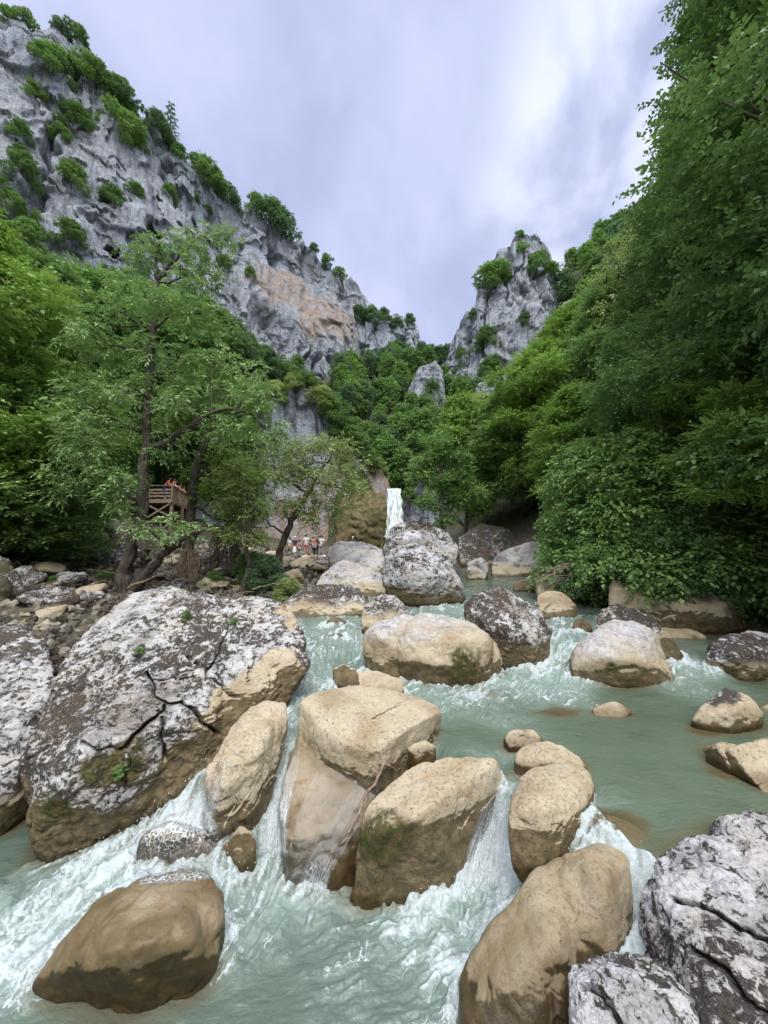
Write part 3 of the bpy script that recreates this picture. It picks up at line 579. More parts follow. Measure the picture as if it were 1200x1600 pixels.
# ------------------------------------------------------------------ terrain cross-sections: y: (xl, xr, bed z, [(dx,z) left], [(dx,z) right])
ST = [(-90,-4,5,30,[(10,32),(90,60)],[(10,34),(90,60)]),(-45,-5,6,14,[(6,16),(20,24),(90,55)],[(6,17),(20,26),(90,55)]),(-18,-7,8,-.8,[(2,1.6),(8,6),(40,28),(90,52)],[(2,1.8),(6,6),(40,30),(90,52)]),  # unseen hill behind the camera, raised to block low sky light
 (2,-7,8,-.8,[(2,1.0),(8,3.0),(40,24),(90,52)],[(2,1.2),(6,4),(40,28),(90,52)]),
 (4,-6,8,-.6,[(1,.6),(8,2.5),(40,26),(90,54)],[(2,1.6),(6,5),(40,30),(90,55)]),
 (7,-3.2,8.2,.3,[(1,1.2),(7,1.9),(14,4),(40,28),(90,56)],[(1,1.4),(4,3.5),(14,11),(40,34),(90,58)]),
 (10,-2.9,9.0,.9,[(.6,1.45),(8,1.9),(16,3.5),(42,29),(90,58)],[(1,1.8),(4,3.8),(14,12),(40,36),(90,60)]),
 (14,-1.4,7.2,1.1,[(.8,1.7),(8,2.1),(18,4),(44,30),(90,60)],[(1,2.2),(4,4.2),(14,13),(40,38),(90,64)]),
 (25,-.6,6.2,1.2,[(1,2.0),(8,2.3),(16,4),(26,8),(46,31),(90,62)],[(1,2.6),(4,5),(14,14),(40,42),(90,70)]),
 (38,0,4.6,1.3,[(1,2.1),(10,2.3),(16,2.9),(22,6),(30,13),(46,34),(90,64)],[(1,3),(4,6),(14,12),(24,23),(40,44),(90,78)]),
 (45.5,-.2,3.2,1.2,[(1,2.2),(10,3.5),(18,9),(30,18),(46,36),(90,66)],[(1,4),(4,7),(14,13),(24,24),(40,46),(90,80)]),
 (49,0,2.6,7.0,[(2,12),(6,18),(16,24),(30,30),(46,38),(90,68)],[(2,10),(4,11),(14,14),(24,22),(40,45),(90,80)]),
 (60,-2,3,13,[(4,18),(12,27),(24,33),(46,42),(90,70)],[(4,14),(10,16),(20,20),(34,36),(44,50),(90,86)]),
 (80,-2,4,28,[(10,34),(24,40),(46,48),(90,74)],[(6,28),(14,28),(26,32),(40,52),(50,66),(90,94)]),
 (100,-1,6,46,[(10,48),(24,50),(46,56),(90,80)],[(8,42),(16,42),(28,44),(38,60),(48,80),(90,104)]),
 (125,0,20,64,[(10,58),(24,58),(46,64),(90,90)],[(8,64),(16,66),(30,84),(50,98),(90,110)]),
 (160,0,20,60,[(20,56),(46,60),(90,80)],[(20,62),(50,80),(90,90)]),
 (400,0,20,30,[(90,30)],[(90,30)]),(3500,0,20,20,[(90,20)],[(90,20)])]
_TY = np.array([s[0] for s in ST], float)
def _sect(i, X):
    y, xl, xr, b, L, Rr = ST[i]
    xs = [xl-d for d, _ in L][::-1]+[xl+.4, xr-.4]+[xr+d for d, _ in Rr]
    zs = [z for _, z in L][::-1]+[b, b]+[z for _, z in Rr]
    return np.interp(X, xs, zs)
def terr(X, Y, detail=True):
    X = np.atleast_1d(np.asarray(X, float)); Y = np.atleast_1d(np.asarray(Y, float)); Z = np.zeros_like(X)
    i = np.clip(np.searchsorted(_TY, Y)-1, 0, len(ST)-2); t = np.clip((Y-_TY[i])/(_TY[i+1]-_TY[i]), 0, 1)
    for k in range(len(ST)-1):
        s = i == k
        if s.any(): Z[s] = _sect(k, X[s])*(1-t[s])+_sect(k+1, X[s])*t[s]
    if detail:
        p = np.stack([X, Y, 0*X], -1)
        r = np.hypot(X, Y)
        Z = Z+(fbm(p*.35, 4, 71)-.5)*np.clip(r*.05, .25, 3.0)+(ridged(p*1.3, 3, 75)-.5)*.30+(ridged(p*4.5, 2, 77)-.5)*.10
    return Z
def ground(x, y): return float(terr([x], [y])[0])
th = np.concatenate([np.linspace(-np.pi, -1.2, 60, endpoint=False), np.linspace(-1.2, 1.2, 520), np.linspace(1.2, np.pi, 60)[1:]])
rr_ = np.concatenate([[.05], np.geomspace(1.2, 160, 430), np.geomspace(175, 3400, 30)])
TH, RR = np.meshgrid(th, rr_, indexing='ij')
X = (np.sin(TH)*RR).ravel(); Y = (np.cos(TH)*RR).ravel(); Z = terr(X, Y)
nr = len(rr_); i = np.arange(len(th)-1)[:, None]*nr; j = np.arange(nr-1)[None]
Fq = np.stack([i+j, i+nr+j, i+nr+j+1, i+j+1], -1).reshape(-1, 4)
m, t = mat_new('bank_ground')
ob = t.n('ShaderNodeTexCoord').outputs['Object']
a = t.noise(ob, .5, 6, .6); b = t.noise(ob, 5, 6, .7); c = t.noise(ob, 28, 4, .7)
g1 = t.mix(t.ramp(b, .35, .65), (.04, .030, .020), (.15, .125, .09)); g1 = t.mix(t.ramp(c, .5, .7, 0, .5), g1, (.26, .24, .20))
g2 = t.mix(t.ramp(b, .4, .6), (.022, .035, .010), (.05, .06, .022))
sepn = t.n('ShaderNodeSeparateXYZ', {0: ob})
far = t.ramp(sepn.outputs[2], 2.6, 5.5)
colr = t.mix(t.math('MULTIPLY', far, .85), g1, g2)
colr = t.mix(t.math('MULTIPLY', t.ramp(a, .52, .62), .45), colr, (.03, .045, .014))
bp = t.n('ShaderNodeBump', {'Height': t.math('ADD', b, t.math('MULTIPLY', c, .4)), 'Strength': .9, 'Distance': .12}).outputs[0]
out(t, t.n('ShaderNodeBsdfPrincipled', {'Base Color': colr, 'Roughness': .9, 'Normal': bp}).outputs[0]); M['ground'] = m
tag(link('ground', mesh_np('ground', np.stack([X, Y, Z], -1), Fq, m)), kind='structure')

# ------------------------------------------------------------------ the stream
m, t = mat_new('stream_water')
ob = t.n('ShaderNodeTexCoord').outputs['Object']
foam = t.attr('foam'); fm = t.attr('foam_mean'); sh = t.attr('shallow')
deep = t.mix(t.ramp(t.noise(ob, .8, 3, .5), .35, .65), (.072, .104, .074), (.095, .13, .094))
deep = t.mix(t.ramp(sepn.outputs[0] if False else t.n('ShaderNodeSeparateXYZ', {0: ob}).outputs[2], .05, .6), (.082, .118, .094), deep)
milky = t.mix(t.ramp(fm, .10, .75), deep, (.20, .265, .245))
cc = t.mix(sh, milky, (.19, .155, .085))
wv = t.n('ShaderNodeVectorMath', {0: ob, 1: t.n('ShaderNodeVectorMath', {0: t.noise(ob, 3.2, 3, .6, 0, 1), 'Scale': .45}, operation='SCALE').outputs[0]}, operation='ADD').outputs[0]
vor = t.n('ShaderNodeTexVoronoi', {'Vector': wv, 'Scale': 5.5, 'Randomness': 1.0}, feature='DISTANCE_TO_EDGE').outputs[0]
vor2 = t.n('ShaderNodeTexVoronoi', {'Vector': wv, 'Scale': 17.0}, feature='DISTANCE_TO_EDGE').outputs[0]
lace = t.math('ADD', t.ramp(vor, .0, .09, 1, 0), t.math('MULTIPLY', t.ramp(vor2, .0, .16, 1, 0), .45))
nz = t.noise(ob, 38, 5, .75); nz2 = t.noise(ob, 110, 3, .7)
midm = t.math('MULTIPLY', t.ramp(fm, .18, .42), t.ramp(t.noise(ob, 2.1, 4, .6), .42, .62))
lz = t.math('MULTIPLY', t.math('MULTIPLY', lace, midm), .55)
ft = t.math('ADD', t.math('ADD', foam, lz), t.math('MULTIPLY', t.math('SUBTRACT', nz, .5), .9))
ff = t.ramp(ft, .34, 1.08)
ff = t.math('MULTIPLY', ff, t.ramp(nz2, .25, .6, .6, 1))
bub = t.math('MULTIPLY', t.ramp(t.noise(ob, 150, 2, .6), .68, .74), t.ramp(t.noise(ob, 1.4, 3, .6), .5, .7, 0, .5))
ff = t.math('MAXIMUM', ff, bub)
colr = t.mix(ff, cc, t.mix(t.ramp(nz, .3, .7), (.38, .47, .50), (.60, .66, .69)))
rp = t.mapping(ob, (1, 2.2, 1)); hw = t.math('ADD', t.noise(rp, 6, 4, .55, .8), t.math('MULTIPLY', t.noise(ob, 19, 3, .6, .5), .35))
hh_ = t.math('ADD', hw, t.math('MULTIPLY', ff, t.math('ADD', .3, t.math('MULTIPLY', nz, .6))))
bp = t.n('ShaderNodeBump', {'Height': hh_, 'Strength': .36, 'Distance': .06}).outputs[0]
p = t.n('ShaderNodeBsdfPrincipled', {'Base Color': colr, 'Roughness': t.ramp(ff, 0, .6, .06, .6), 'Normal': bp, 'IOR': 1.33, 'Specular IOR Level': .5})
tr = t.n('ShaderNodeBsdfTransparent')
mx = t.n('ShaderNodeMixShader', {0: t.math('MULTIPLY', t.math('MULTIPLY', sh, t.math('SUBTRACT', 1, ff)), .6), 1: p.outputs[0], 2: tr.outputs[0]})
out(t, mx.outputs[0]); M['water'] = m

th = np.concatenate([np.linspace(-1.45, -.80, 70, endpoint=False), np.linspace(-.80, .86, 900), np.linspace(.86, 1.45, 70)[1:]])
rr_ = np.concatenate([np.linspace(.3, 1.9, 30, endpoint=False), np.geomspace(1.9, 9.5, 620), np.geomspace(9.6, 46.3, 150)])
TH, RR = np.meshgrid(th, rr_, indexing='ij'); X = (np.sin(TH)*RR).ravel(); Y = (np.cos(TH)*RR).ravel()
Zw, Fo, Dr = water_eval(X, Y)
P2 = np.stack([X, Y], -1)
# how close each spot is to a rock at the water line
shal = np.zeros(len(X)); rim = np.zeros(len(X)); lift = np.zeros(len(X))
for hulls, w0, lo, hi in ROCKS:
    m_ = (X > lo[0]-.6) & (X < hi[0]+.6) & (Y > lo[1]-.6) & (Y < hi[1]+.6); ix = np.where(m_)[0]
    if not len(ix): continue
    Q = np.stack([X[ix], Y[ix], Zw[ix]], -1)
    for h in hulls:
        g = h.f(Q); r = np.linalg.norm(Q-h.c, axis=1); d = (g-1)*r/np.maximum(g, .3)
        rim[ix] = np.maximum(rim[ix], 1-sstep(.0, .16, np.abs(d)))
        shal[ix] = np.maximum(shal[ix], .45*(1-sstep(.0, .14, d)))
for hl, c, rx in SUB:
    ix = np.where((np.abs(X-c[0]) < rx*1.8) & (np.abs(Y-c[1]) < rx*1.8))[0]
    g = hl[0].f(np.stack([X[ix], Y[ix], np.full(len(ix), c[2]-.12)], -1))
    shal[ix] = np.maximum(shal[ix], .9*(1-sstep(.6, 1.15, g+(fbm(np.stack([X[ix], Y[ix], 0*ix], -1)*4, 3, 3)-.5)*.4)))
# steepness of the surface makes white water
e = .06
zx = water_eval(X+e, Y)[0]; zy = water_eval(X, Y+e)[0]
slope = np.hypot((zx-Zw)/e, (zy-Zw)/e)
gd = np.stack([-(zx-Zw)/e, -(zy-Zw)/e], -1)
Dr = Dr*.6+gd*np.minimum(1, 1.2)[..., None] if False else Dr+gd*1.5
Dr /= np.linalg.norm(Dr, axis=1)[:, None]+1e-6
Fm = np.clip(Fo+.34*sstep(.3, 1.1, slope)*(Y < 12), 0, 1)
act = sstep(.12, .5, Fm)
Fm = np.clip(Fm+rim*act*.35+rim*.06, 0, 1)
# line integral convolution of noise along the current
scale_l = .018*np.clip(RR.ravel(), 1, 12)
acc = np.zeros(len(X)); acc2 = np.zeros(len(X)); wt_ = 0
pth = P2.copy()
sw = np.stack([np.sin(X*2.3+Y*1.1), np.cos(Y*2.0-X*1.7)], -1)*.30
D2 = Dr+sw*(1-Fm)[:, None]; D2 /= np.linalg.norm(D2, axis=1)[:, None]
for sgn in (-1, 1):
    pth = P2.copy()
    for k in range(9):
        q = np.stack([pth[:, 0], pth[:, 1], np.zeros(len(X))], -1)
        wk = 1-k/10
        acc += wk*vnoise(q*30, 5); acc2 += wk*fbm(q*11, 2, 7); wt_ += wk
        pth = pth+D2*sgn*.022*(1+.8*(k > 4))
acc /= wt_; acc2 /= wt_
st = (acc-acc.mean())/acc.std()*.5+(acc2-acc2.mean())/acc2.std()*.5
big = fbm(np.stack([X, Y, 0*X], -1)*2.3, 4, 12)-.5
foamv = np.clip(Fm*1.34-.42+st*.29*sstep(.05, .4, Fm)+big*.9*act, 0, 1.3)
foamv = np.clip(foamv+np.maximum(st-1.2, 0)*.35*sstep(.02, .12, Fm), 0, 1.3)
P3 = np.stack([X, Y, 0*X], -1)
wave = (fbm(P3*np.array((2.2, 4.2, 1)), 3, 21)-.5)*.035*np.clip(Y/4, .6, 2)
chop = (fbm(P3*6.5+st[:, None]*.1, 3, 22)-.5)*.11*act+(vnoise(P3*24, 23)-.5)*.05*sstep(.5, .9, Fm)+st*.013*act+big*.14*act
Z = Zw+wave+chop+rim*act*.05+.04*act
ii = np.arange(len(th)-1)[:, None]*len(rr_); jj = np.arange(len(rr_)-1)[None]
Fq = np.stack([ii+jj, ii+len(rr_)+jj, ii+len(rr_)+jj+1, ii+jj+1], -1).reshape(-1, 4)
xl = np.interp(Y, _TY, [s[1]-1.2 for s in ST]); xr = np.interp(Y, _TY, [s[2]+.8 for s in ST])
ok = ((X > xl) & (X < xr))[Fq].all(1)
Fq = Fq[ok]; used = np.unique(Fq); remap = -np.ones(len(X), int); remap[used] = np.arange(len(used)); Fq = remap[Fq]
V = np.stack([X, Y, Z], -1)[used]
tag(link('stream_water', mesh_np('stream_water', V, Fq, M['water'], dict(foam=foamv[used], foam_mean=Fm[used], shallow=shal[used]))), kind='structure')

# ---- spray and drops thrown up where the water falls
m, t = mat_new('spray'); out(t, t.n('ShaderNodeBsdfPrincipled', {'Base Color': (.66, .70, .72, 1), 'Roughness': .25}).outputs[0]); M['spray'] = m
hot = np.where((Fm > .82) & (Y > 2.3) & (Y < 7.5) & (slope > .25))[0]
pick = rng.choice(hot, 2600, p=(RR.ravel()[hot]**2)/(RR.ravel()[hot]**2).sum())
D_, T_ = ico(1)
cs = np.stack([X[pick], Y[pick], Z[pick]], -1)+np.stack([rng.normal(0, .03, len(pick)), rng.normal(0, .03, len(pick)), np.abs(rng.normal(0, .055, len(pick)))], -1)
rd = rng.uniform(.0012, .0038, len(pick))*np.clip(cs[:, 1]/3, .8, 2)
Vv = (cs[:, None]+D_[None]*rd[:, None, None]*np.array((1, 1, 1.5))).reshape(-1, 3); Ff = (T_[None]+(np.arange(len(pick))*len(D_))[:, None, None]).reshape(-1, 3)
tag(link('water_spray', mesh_np('water_spray', Vv, Ff, M['spray'])), kind='stuff', label='fine white drops thrown up over the steps of the stream', cat='spray')

# ---- thin films of water running over rocks
m, t = mat_new('water_film')
ob = t.n('ShaderNodeTexCoord').outputs['Object']; fo_ = t.attr('foam'); ed = t.attr('edge'); uu = t.attr('u'); vv = t.attr('v')
uvv = t.n('ShaderNodeCombineXYZ', {0: uu, 1: vv}).outputs[0]
nn = t.noise(t.mapping(uvv, (26, 2.6, 1)), 1.0, 6, .7, .7); n3 = t.noise(ob, 46, 5, .75, .6)
vr = t.n('ShaderNodeTexVoronoi', {'Vector': t.n('ShaderNodeVectorMath', {0: ob, 1: t.n('ShaderNodeVectorMath', {0: t.noise(ob, 9, 3, .6, 0, 1), 'Scale': .1}, operation='SCALE').outputs[0]}, operation='ADD').outputs[0], 'Scale': 24.0}, feature='DISTANCE_TO_EDGE').outputs[0]
lace = t.ramp(vr, 0, .16, .5, 0)
a_ = t.math('ADD', t.math('ADD', t.math('MULTIPLY', nn, .7), t.math('MULTIPLY', n3, .5)), t.math('ADD', fo_, t.math('MULTIPLY', lace, t.attr('lace'))))
al = t.math('MULTIPLY', t.ramp(a_, .92, 1.25), t.ramp(ed, 0, .25))
bp = t.n('ShaderNodeBump', {'Height': t.math('ADD', nn, n3), 'Strength': .6, 'Distance': .02}).outputs[0]
pr = t.n('ShaderNodeBsdfPrincipled', {'Base Color': (.62, .67, .70, 1), 'Roughness': .35, 'Normal': bp})
gl_ = t.n('ShaderNodeMixShader', {0: .12, 1: t.n('ShaderNodeBsdfTransparent').outputs[0], 2: t.n('ShaderNodeBsdfGlossy', {'Roughness': .08, 'Normal': bp}).outputs[0]})
out(t, t.n('ShaderNodeMixShader', {0: al, 1: gl_.outputs[0], 2: pr.outputs[0]}).outputs[0]); M['film'] = m
from mathutils.bvhtree import BVHTree
def bvh_all():
    Vs = []; Fs = []; n0 = 0
    for o in bpy.data.objects:
        if o.type == 'MESH' and o.name.split('.')[0] in ('boulder', 'stream_water'):
            me = o.data; v = np.empty(len(me.vertices)*3, np.float32); me.vertices.foreach_get('co', v); v = v.reshape(-1, 3)
            if v[:, 1].min() > 7.5: continue
            k = len(me.polygons[0].vertices); f = np.empty(len(me.loops), np.int32); me.loops.foreach_get('vertex_index', f); f = f.reshape(-1, k)
            if k == 4: f = np.concatenate([f[:, :3], f[:, [0, 2, 3]]])
            c = v[f[:, 0]]; f = f[(np.abs(c[:, 0]) < 4) & (c[:, 1] < 6)]
            Vs.append(v); Fs.append(f+n0); n0 += len(v)
    return BVHTree.FromPolygons(np.concatenate(Vs).tolist(), np.concatenate(Fs).tolist())
BV = bvh_all()
def film(label, left, right, foam, lace=0.0, nu=40, nv=70, off=.012):
    def rs(L, n):
        L = np.array(L, float); s = np.r_[0, np.cumsum(np.linalg.norm(np.diff(L, axis=0), axis=1))]; q = np.linspace(0, s[-1], n)
        return np.stack([np.interp(q, s, L[:, 0]), np.interp(q, s, L[:, 1])], -1)
    A, B = rs(left, nv), rs(right, nv); V = []; fo = []; ee = []; U = []; VV = []; last = 3.5
    o = Vector((0, 0, H))
    for j in range(nv):
        for i in range(nu):
            u = i/(nu-1); q = A[j]*(1-u)+B[j]*u
            dr = (Vector(W(q[0], q[1], 5))-o).normalized(); h = BV.ray_cast(o, dr)
            dist = h[3] if h[0] else last; last = dist
            V.append(dist); fo.append(np.interp(j/(nv-1), np.linspace(0, 1, len(foam)), foam)); ee.append(min(u, 1-u, j/(nv-1)*1.5, (1-j/(nv-1))*1.5)*2); U.append(u); VV.append(j/(nv-1)*1.5)
    G = np.array(V).reshape(nv, nu)
    for _ in range(3):
        Gp = np.pad(G, 1, mode='edge'); G = np.minimum(G, (Gp[:-2, 1:-1]+Gp[2:, 1:-1]+Gp[1:-1, :-2]+Gp[1:-1, 2:])/4+.01)
    Pn = []
    for j in range(nv):
        for i in range(nu):
            u = i/(nu-1); q = A[j]*(1-u)+B[j]*u; dr = W(q[0], q[1], 5)-np.array((0, 0, H)); dr /= np.linalg.norm(dr); Pn.append(np.array((0, 0, H))+dr*(G[j, i]-off))
    i = np.arange(nv-1)[:, None]*nu; j = np.arange(nu-1)[None]; Fq = np.stack([i+j, i+j+1, i+nu+j+1, i+nu+j], -1).reshape(-1, 4)
    tag(link('water_film', mesh_np('water_film', np.array(Pn), Fq, M['film'], dict(foam=fo, edge=ee, u=U, v=VV, lace=[lace]*len(Pn)))), kind='structure')
film('', [(440,1168),(428,1220),(412,1290),(400,1340)], [(472,1165),(462,1220),(448,1290),(450,1340)], [.25,.42,.5,.5])
film('', [(765,1205),(752,1260),(728,1330),(722,1390)], [(802,1215),(796,1260),(790,1320),(780,1390)], [.2,.42,.5,.5])
film('', [(500,1195),(470,1260),(452,1320),(430,1380)], [(580,1220),(545,1280),(520,1330),(500,1390)], [.12,.16,.24,.4])
film('', [(560,1215),(515,1290),(480,1345),(462,1390)], [(596,1230),(548,1310),(520,1360),(510,1395)], [.05,.18,.34,.5])
film('', [(215,1290),(200,1320),(205,1350),(215,1385)], [(345,1285),(345,1310),(340,1350),(335,1375)], [.5,.1,.05,.45], lace=.75)
#film('', [(905,1290),(860,1310),(800,1345),(745,1390)], [(950,1318),(890,1340),(840,1360),(775,1420)], [.3,.5,.5,.5])
film('', [(335,1190),(300,1235),(262,1270),(215,1300)], [(372,1175),(350,1225),(340,1270),(335,1300)], [.2,.35,.5,.5])
# ------------------------------------------------------------------ cliffs
m, t = mat_new('cliff_limestone')
ob = t.n('ShaderNodeTexCoord').outputs['Object']
st_ = t.noise(t.mapping(ob, (1, 1, .10)), .55, 6, .66, .5); st2 = t.noise(t.mapping(ob, (1, 1, .13)), 2.1, 5, .7, .6)
a = t.noise(ob, .07, 5, .6); b = t.noise(ob, .9, 6, .7); f = t.noise(ob, 5, 4, .7)
base = t.mix(t.ramp(a, .35, .65), (.31, .355, .44), (.43, .465, .53))
base = t.mix(t.ramp(st_, .36, .54, .9, 0), base, (.155, .168, .205))
base = t.mix(t.ramp(st2, .52, .66, 0, .8), base, (.56, .58, .61))
base = t.mix(t.ramp(b, .52, .66, 0, .45), base, (.20, .205, .23))
base = t.mix(t.ramp(f, .58, .72, 0, .4), base, (.12, .12, .13))
org = t.math('MULTIPLY', t.attr('orange'), t.ramp(t.math('ADD', st2, t.math('MULTIPLY', b, .4)), .55, .80))
base = t.mix(org, base, t.mix(t.ramp(b, .4, .65), (.47, .37, .30), (.42, .29, .21)))
base = t.mix(t.math('MULTIPLY', t.attr('green'), t.ramp(b, .35, .5)), base, t.mix(t.ramp(f, .4, .6), (.035, .05, .015), (.095, .10, .035)))
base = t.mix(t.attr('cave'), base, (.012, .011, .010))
hh2 = t.math('ADD', t.math('MULTIPLY', st2, .7), t.math('ADD', t.math('MULTIPLY', b, 1.0), t.math('MULTIPLY', f, .35)))
bp = t.n('ShaderNodeBump', {'Height': hh2, 'Strength': .95, 'Distance': .9}).outputs[0]
out(t, t.n('ShaderNodeBsdfPrincipled', {'Base Color': base, 'Roughness': .9, 'Normal': bp, 'Specular IOR Level': .2}).outputs[0]); M['cliff'] = m
CL = []
def cliff(label, top, mat='cliff', nc=420, nr=240, lean=.06, amp=1.0, back=14, orange=(), caves=(), base_z=None, green=.6, jag=1.0, seed=0, name='cliff', led_a=.8):
    top = np.array(top, float); s = np.r_[0, np.cumsum(np.hypot(np.diff(top[:, 0]), np.diff(top[:, 1])))]; q = np.linspace(0, s[-1], nc)
    tp = np.stack([np.interp(q, s, top[:, k]) for k in range(3)], -1)
    Tw = np.array([W(*r) for r in tp]); size = (Tw[:, 2].max()-3)/60*amp
    Tw[:, 2] += (fbm(np.stack([q*.045, 0*q+seed, 0*q], -1), 4, 91)-.5)*3.2*size*jag
    d = Tw[:, :2]/np.linalg.norm(Tw[:, :2], axis=1)[:, None]
    Hh = Tw[:, 2]
    Bw = Tw.copy(); Bw[:, :2] -= d*(Hh*lean)[:, None]; Bw[:, 2] = terr(Bw[:, 0], Bw[:, 1])-3 if base_z is None else base_z
    Bw[:, 2] = np.minimum(Bw[:, 2], Tw[:, 2]-2)
    nb = 26; rows = []
    for k in range(nr):
        u = k/(nr-1); rows.append(Bw*(1-u)+Tw*u)
    for k in range(1, nb):
        u = k/(nb-1); P = Tw.copy(); P[:, :2] += d*(back*u); P[:, 2] -= back*.22*u**1.5; rows.append(P)
    G = np.array(rows); P = G.reshape(-1, 3)
    dd = np.tile(d, (len(rows), 1)); nrm = -dd   # towards the valley
    tang = np.gradient(Tw[:, :2], axis=0); nn2 = np.stack([tang[:, 1], -tang[:, 0]], -1); nn2 /= np.linalg.norm(nn2, axis=1)[:, None]+1e-9
    sg = np.sign((nn2*(-d)).sum(1)); nn2 *= sg[:, None]
    k_ = 15; nn2 = np.stack([np.convolve(np.pad(nn2[:, c], k_, mode='edge'), np.ones(2*k_+1)/(2*k_+1), 'valid') for c in range(2)], -1)
    nrm = np.tile(nn2*.7-d*.3, (len(rows), 1)); nrm /= np.linalg.norm(nrm, axis=1)[:, None]+1e-9
    q3 = P*np.array((1, 1, .35))+seed*31.7
    dsp = (fbm(q3*.045/size, 3, 81)-.5)*11*size
    dsp += (.6-ridged(q3*np.array((.13, .13, .08))/size, 3, 84))*2.4*size
    wpp = (np.stack([fbm(P*.16+k*9, 3, 3+k) for k in range(3)], -1)-.5)*1.6
    dsp += (cellv(P*np.array((.20, .20, .08))/size+seed+wpp, 4)-.5)*1.3*size+(cellv(P*np.array((.55, .55, .22))/size+seed+wpp*1.6, 5)-.5)*.6*size
    dsp -= sstep(.74, .96, ridged(P*np.array((.30, .30, .05))/size+wpp*.5, 2, 61))*2.2*size
    led = vnoise(np.stack([P[:, 2]*.34/size+fbm(P*.09, 3, 6)*7, P[:, 0]*.015, P[:, 1]*.015], -1), 9); dsp += sstep(.35, .65, led)*led_a*size
    dsp += (fbm(P*np.array((1, 1, .22))*.6, 4, 88)-.5)*1.5*min(1, size)
    dsp += (fbm(P*np.array((1.9, 1.9, .8)), 2, 90)-.5)*.45
    dsp -= dsp.mean()+.6*size; dsp = np.clip(dsp, -6*size, 4.5*size)*np.interp(np.repeat(np.arange(len(rows)), nc), [0, nr*.8, nr, len(rows)], [1, 1, .35, .35])
    dsp *= .8
    for px, py, D, r in orange:
        c = W(px, py, D); dsp *= 1-.65*(1-sstep(r*.8, r*1.6, np.linalg.norm((P-c)*np.array((.8, .4, 1.0)), axis=1)))
    topw = np.repeat(np.r_[np.ones(nr)*1.0, np.linspace(1, .35, nb-1)], nc)
    P = P.copy(); P[:, :2] += nrm[:, :2]*(dsp*topw)[:, None]; P[:, 2] += np.where(np.repeat(np.arange(len(rows)), nc) >= nr, (fbm(P*.3, 3, 14)-.5)*2.5*size, 0)
    i = np.arange(len(rows)-1)[:, None]*nc; j = np.arange(nc-1)[None]; Fq = np.stack([i+j, i+j+1, i+nc+j+1, i+nc+j], -1).reshape(-1, 4)
    G = P.reshape(len(rows), nc, 3); du = np.gradient(G, axis=1); dv = np.gradient(G, axis=0); Nn = np.cross(du, dv).reshape(-1, 3); Nn /= np.linalg.norm(Nn, axis=1)[:, None]+1e-9
    if Nn[:, 1].mean() > 0 and name != 'x': pass
    up = Nn[:, 2]*np.sign((Nn[:, :2]*nrm[:, :2]).sum(1).mean())
    gr = sstep(.45, .75, up+(fbm(P*.25, 3, 15)-.5)*.8)*green+(np.repeat(np.arange(len(rows)), nc) >= nr+1)*.8*green
    og = np.zeros(len(P)); cv = np.zeros(len(P))
    for px, py, D, r in orange:
        c = W(px, py, D); e = (P-c)*np.array((.8, .5, 1.0)); og = np.maximum(og, 1-sstep(r*.5, r*1.1, np.linalg.norm(e, axis=1)+(fbm(P*.22, 3, 8)-.5)*r*1.1))
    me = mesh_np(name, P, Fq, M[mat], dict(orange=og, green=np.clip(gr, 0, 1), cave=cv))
    o = link(name, me); tag(o, label, 'cliff'); CL.append(o)
    if caves:
        bv = BVHTree.FromPolygons(P.tolist(), Fq.tolist()); o_ = Vector((0, 0, H))
        for px, py, r in caves:
            h = bv.ray_cast(o_, (Vector(W(px, py, 50))-o_).normalized())
            if h[0]:
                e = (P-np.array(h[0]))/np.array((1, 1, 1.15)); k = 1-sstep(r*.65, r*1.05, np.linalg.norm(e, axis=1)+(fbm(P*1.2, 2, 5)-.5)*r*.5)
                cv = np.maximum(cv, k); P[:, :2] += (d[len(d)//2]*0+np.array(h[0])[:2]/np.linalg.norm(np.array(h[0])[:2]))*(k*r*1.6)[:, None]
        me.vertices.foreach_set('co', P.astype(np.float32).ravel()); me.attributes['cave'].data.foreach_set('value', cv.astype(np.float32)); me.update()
    return o
cliff('huge blue-grey limestone wall filling the upper left of the photo, with an orange patch',
  [(-420,-330,52),(-300,-230,54),(-150,-90,58),(-40,0,61),(10,22,62),(50,38,63),(80,40,64),(120,70,66),(165,105,68),(195,150,70),(225,180,71),(255,208,73),(285,245,75),(310,268,78),(345,296,82),(385,318,87),(410,335,90),(450,362,95),(485,388,100),(515,415,104),(540,436,107),(553,470,109),(560,520,110),(566,570,111)],
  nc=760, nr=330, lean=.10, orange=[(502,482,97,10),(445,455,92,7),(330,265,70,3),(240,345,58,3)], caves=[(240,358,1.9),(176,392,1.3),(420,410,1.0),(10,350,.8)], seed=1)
cliff('grey rock buttress behind the end of the huge wall with trees along its top', [(535,432,120),(548,436,121),(560,448,121),(575,472,122),(592,490,123),(612,490,124),(640,494,126),(652,516,128),(655,560,130),(650,620,131)], nc=260, nr=200, lean=.12, seed=2, back=10)
cliff('tall grey rock pinnacle standing right of the gap', [(672,640,108),(692,580,107),(706,530,106),(718,500,104),(742,478,102),(750,440,101),(762,410,100),(775,392,99),(790,384,98),(803,366,97),(822,358,97),(840,364,98),(856,380,99),(866,410,101),(872,450,103),(880,520,105),(886,600,107)], nc=340, nr=260, lean=.10, seed=3, back=6, jag=.8)
cliff('small rock outcrop among the trees in the gap', [(628,640,88),(640,600,87),(655,575,86),(680,562,86),(692,580,87),(700,640,88)], nc=120, nr=90, lean=.1, seed=4, back=5, amp=.5)
cliff('pale rocky foot of the wooded slope below the pinnacle', [(730,640,84),(745,600,83),(765,592,82),(800,600,82),(830,610,83),(850,650,84)], nc=120, nr=90, lean=.1, seed=5, back=5, amp=.5)
